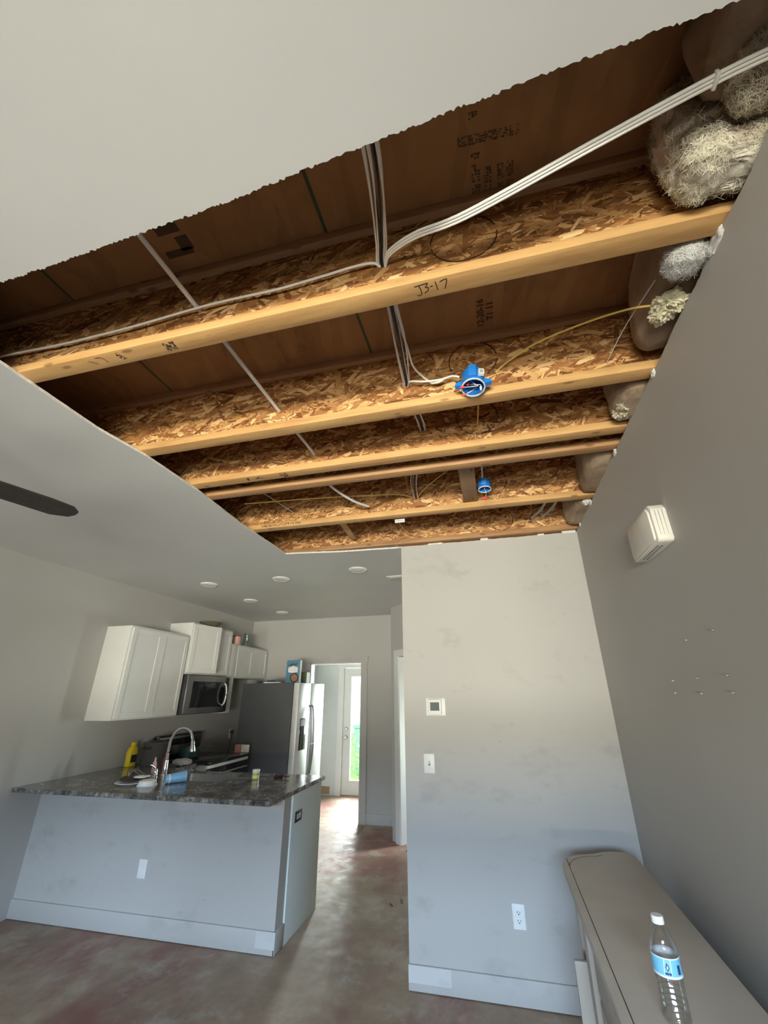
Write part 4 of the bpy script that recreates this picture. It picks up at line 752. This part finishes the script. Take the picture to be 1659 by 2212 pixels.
# ------------------------------------------------------------------ wall cabinets, microwave
XC = -3.573
def cabinet(y0, y1, z0_, z1_, label, ndoor, open_=None, xf=XC):
    c = empty('wall_cabinet', ((XK+xf)/2, (y0+y1)/2, z0_)); tag(c, label, 'cabinet', 'white wall cabinets')
    box('carcass', (XK+0.0005, y0, z0_), (xf-0.02, y1, z1_), M['cab'], c, 0.001); box('top_lip', (XK+0.0005, y0-0.004, z1_), (xf-0.012, y1+0.004, z1_+0.006), M['cab'], c)
    w = (y1-y0-0.03)/max(1, ndoor)
    for k in range(ndoor):
        a, b = y0+0.015+k*w+0.0015, y0+0.015+(k+1)*w-0.0015; zl, zh = z0_+0.016, z1_-0.012
        ang = open_.get(k, 0) if open_ else 0
        Mx = T(xf-0.019, a, 0) @ Matrix.Rotation(R(-ang), 4, 'Z')   # hinged on its near side
        bm = bmesh.new(); addbox(bm, (0, 0, zl), (0.012, b-a, zh), 0, 2, Mx); dr = link('door', mesh(bm), M['cab'], c)
        st = 0.052; bm = bmesh.new()
        for lo, hi in (((0.012, 0, zl), (0.020, st, zh)), ((0.012, b-a-st, zl), (0.020, b-a, zh)), ((0.012, st, zl), (0.020, b-a-st, zl+st)), ((0.012, st, zh-st), (0.020, b-a-st, zh))): addbox(bm, lo, hi, 0.001, 1, Mx)
        link('door_frame', mesh(bm, True), M['cab'], dr)
    if not ndoor: box('face_panel', (xf-0.020, y0, z0_), (xf-0.004, y1, z1_), M['cab'], c, 0.001)
    return c
cabinet(3.575, 4.452, 1.372, 2.250, 'wide two-door white wall cabinet left of the microwave', 2)
cabinet(4.460, 5.290, 1.822, 2.412, 'tall white wall cabinet above the microwave with one door ajar', 2, {0: 17}, XC+0.02)
cabinet(5.296, 5.468, 1.372, 2.252, 'narrow white filler cabinet right of the microwave', 0)
cabinet(5.474, 6.335, 1.812, 2.250, 'short two-door white wall cabinet above the fridge', 2)
mwv = empty('microwave', (-3.70, 4.88, 1.385)); tag(mwv, 'stainless over-range microwave with dark glass door', 'microwave'); mx = -3.515
box('case', (XK+0.0005, 4.464, 1.385), (mx-0.03, 5.288, 1.816), M['blackp'], mwv, 0.002); dr = box('door', (mx-0.029, 4.466, 1.392), (mx, 5.286, 1.813), M['steel_d'], mwv, 0.004); box('window', (mx-0.001, 4.56, 1.455), (mx+0.002, 5.20, 1.745), M['blackg'], dr, 0.001); box('control_strip', (mx-0.001, 5.21, 1.40), (mx+0.0015, 5.28, 1.80), M['blackg'], dr)
tube('handle', [(mx, 5.185, 1.47), (mx+0.030, 5.185, 1.50), (mx+0.045, 5.185, 1.60), (mx+0.030, 5.185, 1.70), (mx, 5.185, 1.73)], 0.011, M['steel_b'], dr)
# on top of the cabinets
tag(lathe('serving_bowl', [(0, 0), (0.07, 0), (0.08, 0.01), (0.145, 0.075), (0.14, 0.078), (0.07, 0.016), (0, 0.014)], T(-3.70, 4.95, 2.4185), M['oliv'], None, 32), 'dark olive bowl on top of the tall cabinet', 'bowl')
mg = empty('canister', (-3.66, 5.545, 2.2565)); tag(mg, 'pink patterned canister on the cabinet above the fridge', 'canister'); lathe('body', [(0, 0), (0.052, 0), (0.055, 0.004), (0.055, 0.135), (0.048, 0.135), (0.048, 0.01), (0, 0.008)], T(-3.66, 5.545, 2.2565), M['pink'], mg); lathe('dark_rim', [(0.0555, 0.122), (0.057, 0.122), (0.057, 0.137), (0.0475, 0.137)], T(-3.66, 5.545, 2.2565), M['darkred'], mg)
tag(lathe('glass_vase', [(0, 0), (0.060, 0), (0.064, 0.006), (0.058, 0.06), (0.040, 0.13), (0.042, 0.17), (0.052, 0.19), (0.049, 0.19), (0.039, 0.17), (0.037, 0.13), (0.055, 0.06), (0.060, 0.010), (0, 0.008)], T(-3.62, 5.74, 2.2565), M['vase'], None, 32), 'clear glass vase beside the pink canister', 'vase')

# ------------------------------------------------------------------ fridge (pulled out from the wall)
FX0, FX1, FY0, FY1, FH = -3.40, -2.56, 5.44, 6.31, 1.735
fr = empty('refrigerator', (-2.98, 5.88, 0)); tag(fr, 'side-by-side refrigerator with dark grey side and bright doors', 'refrigerator')
box('case', (FX0, FY0, 0.03), (FX1-0.085, FY1, FH), M['fridge'], fr, 0.006); box('toe_grille', (FX1-0.10, FY0+0.02, 0.0), (FX1-0.045, FY1-0.02, 0.085), M['blackp'], fr)
ym = FY0+0.385
d1_ = box('door', (FX1-0.080, FY0, 0.09), (FX1, ym-0.003, FH), M['steel_b'], fr, 0.010); d2_ = box('door', (FX1-0.080, ym+0.003, 0.09), (FX1, FY1, FH), M['steel_b'], fr, 0.010)
box('dispenser', (FX1-0.002, FY0+0.10, 0.93), (FX1+0.004, ym-0.09, 1.30), M['blackg'], d1_, 0.003); box('dispenser_display', (FX1+0.003, FY0+0.11, 1.21), (FX1+0.006, ym-0.10, 1.29), M['potgrey'], d1_)
for yy, d_ in ((ym-0.035, d1_), (ym+0.035, d2_)): tube('handle', [(FX1, yy, 0.62), (FX1+0.035, yy, 0.66), (FX1+0.058, yy, 0.90), (FX1+0.060, yy, 1.05), (FX1+0.052, yy, 1.25), (FX1+0.030, yy, 1.42), (FX1, yy, 1.45)], 0.013, M['steel_d'], d_, None, 12)
box('hinge_cover', (FX1-0.10, FY0+0.01, FH-0.02), (FX1-0.02, FY0+0.06, FH-0.001), M['blackp'], fr, 0.004)
# on the fridge
ce = empty('cereal_box', (-2.70, 5.53, FH+0.0006)); tag(ce, 'blue cereal box standing on the fridge', 'box'); cz = FH+0.0006
box('carton', (-2.80, 5.50, cz), (-2.60, 5.56, cz+0.29), M['cerblue'], ce, 0.002); box('white_side', (-2.6005, 5.503, cz+0.002), (-2.599, 5.557, cz+0.288), M['paper'], ce)
prism('front_label', [(-2.77, cz+0.135), (-2.70, cz+0.125), (-2.63, cz+0.135), (-2.63, cz+0.195), (-2.70, cz+0.215), (-2.77, cz+0.195)], 5.4985, 5.5002, XZ, M['paper'], ce)
lathe('printed_bowl', [(0, 0), (0.062, 0), (0.062, 0.0012), (0, 0.0012)], AX((-2.675, 5.5001, cz+0.064), (0, -1, 0)), M['brown'], ce, 28); lathe('printed_cereal', [(0, 0), (0.047, 0), (0.047, 0.0008), (0, 0.0008)], AX((-2.675, 5.4989, cz+0.064), (0, -1, 0)), M['orange'], ce, 24)
bm = bmesh.new(); addtube(bm, [(-2.765, 5.4995, cz+0.235), (-2.755, 5.4995, cz+0.225), (-2.735, 5.4995, cz+0.227), (-2.725, 5.4995, cz+0.245), (-2.715, 5.4995, cz+0.228), (-2.70, 5.4995, cz+0.232), (-2.69, 5.4995, cz+0.248), (-2.675, 5.4995, cz+0.228), (-2.655, 5.4995, cz+0.232), (-2.645, 5.4995, cz+0.25)], 0.005, 0.0008, 6, 5, (0, 1, 0)); link('printed_lettering', mesh(bm), M['ink'], ce)
tb = empty('tea_carton', (-2.60, 5.72, cz)); tag(tb, 'dark green carton with a white end on the fridge', 'carton'); box('carton', (-2.74, 5.68, cz), (-2.575, 5.79, cz+0.145), M['darkgreen'], tb, 0.002); box('white_end', (-2.5752, 5.682, cz+0.002), (-2.573, 5.788, cz+0.14), M['paper'], tb); box('printed_panel', (-2.72, 5.679, cz+0.01), (-2.60, 5.6802, cz+0.06), M['potgrey'], tb)
tag(rotbox('folded_paper', (0.20, 0.16, 0.012), T(-3.02, 5.55, cz+0.0075) @ Matrix.Rotation(R(15), 4, 'Z'), M['paper'], None, 0.002), 'folded white paper lying on the fridge', 'paper')
tag(rotbox('blue_wallet', (0.12, 0.06, 0.022), T(-3.03, 5.56, cz+0.026) @ Matrix.Rotation(R(-10), 4, 'Z'), cupmat('navy', (0.03, 0.05, 0.16)), None, 0.006), 'dark blue pouch on the folded paper', 'pouch')
# ------------------------------------------------------------------ sideboard at the right wall
BZ = 0.83; bx0, bx1, by0, by1 = 0.213, 0.585, 0.95, 2.825
def rrect(x0, x1, y0, y1, r, bow=0.03, n=10):
    p = [(x1, y0), (x1, y1-0.035)]
    p += [(x1-0.012, y1-0.012)]
    m = 14
    for i in range(m+1):
        t_ = i/m; x = x1-0.03-(x1-0.03-(x0+r))*t_; p.append((x, y1-0.010+bow*math.sin(math.pi*(0.12+0.88*t_))*0.8-0.045*t_*t_))
    ye = p[-1][1]
    for i in range(1, n+1):
        a = math.pi/2+math.pi/2*i/n; p.append((x0+r+r*math.cos(a), ye-r*1.25+r*1.25*math.sin(a)))
    p += [(x0, y0)]
    return p
sb = empty('sideboard', (0.40, 1.9, 0)); tag(sb, 'taupe sideboard with a rounded top standing along the right wall', 'sideboard')
outl = rrect(bx0, bx1, by0, by1, 0.165)
tpb = prism('top', outl, BZ-0.028, BZ, XY, M['buffet'], sb, 0.004)
inn = rrect(bx0+0.030, bx1-0.004, by0+0.01, by1-0.030, 0.150)
k0 = next(i for i, p in enumerate(inn) if p[0] < bx0+0.22)
tube('inlay_groove', [(x, y_, BZ+0.0002) for x, y_ in inn[k0:]], 0.0016, M['buffet_d'], tpb, 0.0006, 6, 3)
prism('carcass', rrect(bx0+0.045, bx1-0.01, by0+0.02, by1-0.06, 0.14), 0.07, BZ-0.028, XY, M['buffet'], sb)
box('plinth', (bx0+0.06, by0+0.05, 0), (bx1-0.02, by1-0.12, 0.07), M['buffet'], sb)
prism('moulding', rrect(bx0+0.026, bx1-0.006, by0+0.01, by1-0.03, 0.155), BZ-0.075, BZ-0.0285, XY, M['buffet'], sb, 0.003)
for k, (a, b) in enumerate(((0.99, 1.56), (1.60, 2.17))):
    dw = box('drawer', (bx0+0.030, a, 0.585), (bx0+0.046, b, 0.735), M['buffet'], sb, 0.004)
    box('door', (bx0+0.030, a, 0.09), (bx0+0.046, b, 0.565), M['buffet'], sb, 0.004)
box('pilaster', (bx0+0.016, 2.20, 0.07), (bx0+0.046, 2.29, BZ-0.075), M['buffet'], sb, 0.004); box('pilaster', (bx0+0.026, 2.48, 0.07), (bx0+0.05, 2.55, BZ-0.075), M['buffet'], sb, 0.004)
od = box('open_door', (bx0-0.030, 2.296, 0.075), (bx0+0.032, 2.316, 0.612), M['buffet'], sb, 0.003)
tag(blob('paint_chip', (0.435, 1.90, BZ), (0.447, 1.915, BZ+0.006), M['paper'], 51, 0.002, 60, None, 3), 'tiny white chip on the sideboard top', 'chip')
# water bottle
wx, wy = 0.352, 1.568
wbt = empty('water_bottle', (wx, wy, BZ)); tag(wbt, 'clear plastic water bottle with a blue and white label', 'bottle')
prof = [(0, 0.004), (0.020, 0.001), (0.029, 0.001), (0.0325, 0.008)]
for k in range(7): prof += [(0.0325, 0.012+k*0.011), (0.0305, 0.0175+k*0.011)]
prof += [(0.0325, 0.090), (0.0325, 0.132), (0.0318, 0.145), (0.027, 0.165), (0.018, 0.184), (0.0135, 0.190), (0.0135, 0.198), (0.0115, 0.198)]
lathe('bottle', prof, T(wx, wy, BZ), M['pet'], wbt, 32)
lathe('water', [(0, 0.004), (0.028, 0.005), (0.0300, 0.012), (0.0296, 0.088), (0.0312, 0.09), (0.0312, 0.140), (0, 0.1405)], T(wx, wy, BZ), M['water'], wbt, 32)
lathe('cap', [(0.0150, 0.190), (0.0150, 0.204), (0.0135, 0.206), (0, 0.206)], T(wx, wy, BZ), M['white'], wbt, 24)
M['labelblue'] = plain('label_blue', (0.20, 0.56, 0.83), 0.35)
lb = lathe('label', [(0.0328, 0.092), (0.0331, 0.092), (0.0331, 0.130), (0.0328, 0.130)], T(wx, wy, BZ), M['labelblue'], wbt, 40); lathe('label_band', [(0.0331, 0.092), (0.0334, 0.092), (0.0334, 0.0965), (0.0331, 0.0965)], T(wx, wy, BZ), M['paper'], lb, 40); lathe('label_band', [(0.0331, 0.1285), (0.0334, 0.1285), (0.0334, 0.131), (0.0331, 0.131)], T(wx, wy, BZ), M['paper'], lb, 40)
lathe('label_back', [(0.0320, 0.092), (0.0323, 0.092), (0.0323, 0.130), (0.0320, 0.130)], T(wx, wy, BZ), M['paper'], lb, 40)
def onlabel(name, poly, mat, r=0.0336, phi0=-102):
    bm = bmesh.new(); vs = []
    for a, z in poly: ph = R(phi0)+a/0.0331; vs.append(bm.verts.new((wx+r*math.cos(ph), wy+r*math.sin(ph), BZ+z)))
    bm.faces.new(vs); return link(name, mesh(bm), mat, lb)
onlabel('label_patch', [(-0.010, 0.098), (0.008, 0.098), (0.010, 0.128), (-0.006, 0.128)], M['paper'], 0.0335)
onlabel('label_emblem', [(0, 0.105), (0.0045, 0.113), (0, 0.123), (-0.0045, 0.113)], M['navy'], 0.0338); onlabel('label_emblem', [(0, 0.109), (0.002, 0.113), (0, 0.118), (-0.002, 0.113)], M['paper'], 0.0340); onlabel('label_lettering', [(-0.007, 0.099), (0.007, 0.099), (0.007, 0.1035), (-0.007, 0.1035)], M['navy'], 0.0338); onlabel('label_panel', [(0.024, 0.100), (0.032, 0.100), (0.032, 0.118), (0.024, 0.118)], M['navy'], 0.0338)

# ------------------------------------------------------------------ floor debris
rd = random.Random(5)
for k, (x, y_, s, lb) in enumerate(((-0.96, 4.30, 0.03, 'dark strip of debris on the hall floor by the partition'), (-1.03, 4.22, 0.02, 'small dark crumb beside the debris strip'), (-1.14, 5.46, 0.03, 'dark metal strip on the floor at the pantry door'))):
    tag(rotbox('floor_debris', (s*2.6, s*0.5, 0.004), T(x, y_, 0.0025) @ Matrix.Rotation(rd.random()*3, 4, 'Z'), M['blackp'], None, 0.001), lb, 'debris')

# ------------------------------------------------------------------ outside the garden door
struct(box('ground_outside', (-7, YL+0.12, -0.25), (4, YL+14, -0.08), plain('lawn', (0.16, 0.30, 0.07), 0.9, 0, 0.4, 5, 0.5, 40)), 'grass outside the garden door')
struct(box('ground_front', (-6, YF-10, -0.25), (6, YF-0.14, -0.10), plain('paving', (0.42, 0.40, 0.36), 0.9)), 'pale paving outside the front window')
bn = empty('wheelie_bin', (-3.05, 10.55, -0.08)); tag(bn, 'green wheelie bin outside the garden door', 'bin')
prism('tub', [(-3.30, -0.08), (-2.80, -0.08), (-2.72, 0.86), (-3.38, 0.86)], 10.270000000000001, 10.83, XZ, M['binge'], bn, 0.02); prism('lid', [(-3.41, 0.865), (-2.69, 0.865), (-2.72, 0.93), (-3.38, 0.93)], 10.23, 10.870000000000001, XZ, M['binge'], bn, 0.01)
bs = empty('flowering_shrub', (-2.72, 9.35, -0.08)); tag(bs, 'yellow green shrub outside the garden door', 'shrub')
bm = bmesh.new(); q = random.Random(9)
for k in range(700):
    c = Vector((-2.70+q.gauss(0, 0.17), 9.35+q.gauss(0, 0.14), 0.02+abs(q.gauss(0.28, 0.22)))); d = Vector((q.uniform(-1, 1), q.uniform(-1, 1), q.uniform(-0.4, 1))).normalized(); s = d.cross(Vector((0.3, 0.5, 0.8))).normalized()*0.014
    L = d*0.055; vs = [bm.verts.new(c), bm.verts.new(c+L*0.5+s), bm.verts.new(c+L), bm.verts.new(c+L*0.5-s)]; bm.faces.new(vs)
fo = link('foliage', mesh(bm), M['leafy'], bs); fo['kind'] = 'stuff'
tube('stem', [(-2.72, 9.35, -0.08), (-2.71, 9.35, 0.15), (-2.70, 9.36, 0.35)], 0.012, M['flange_d'], bs)
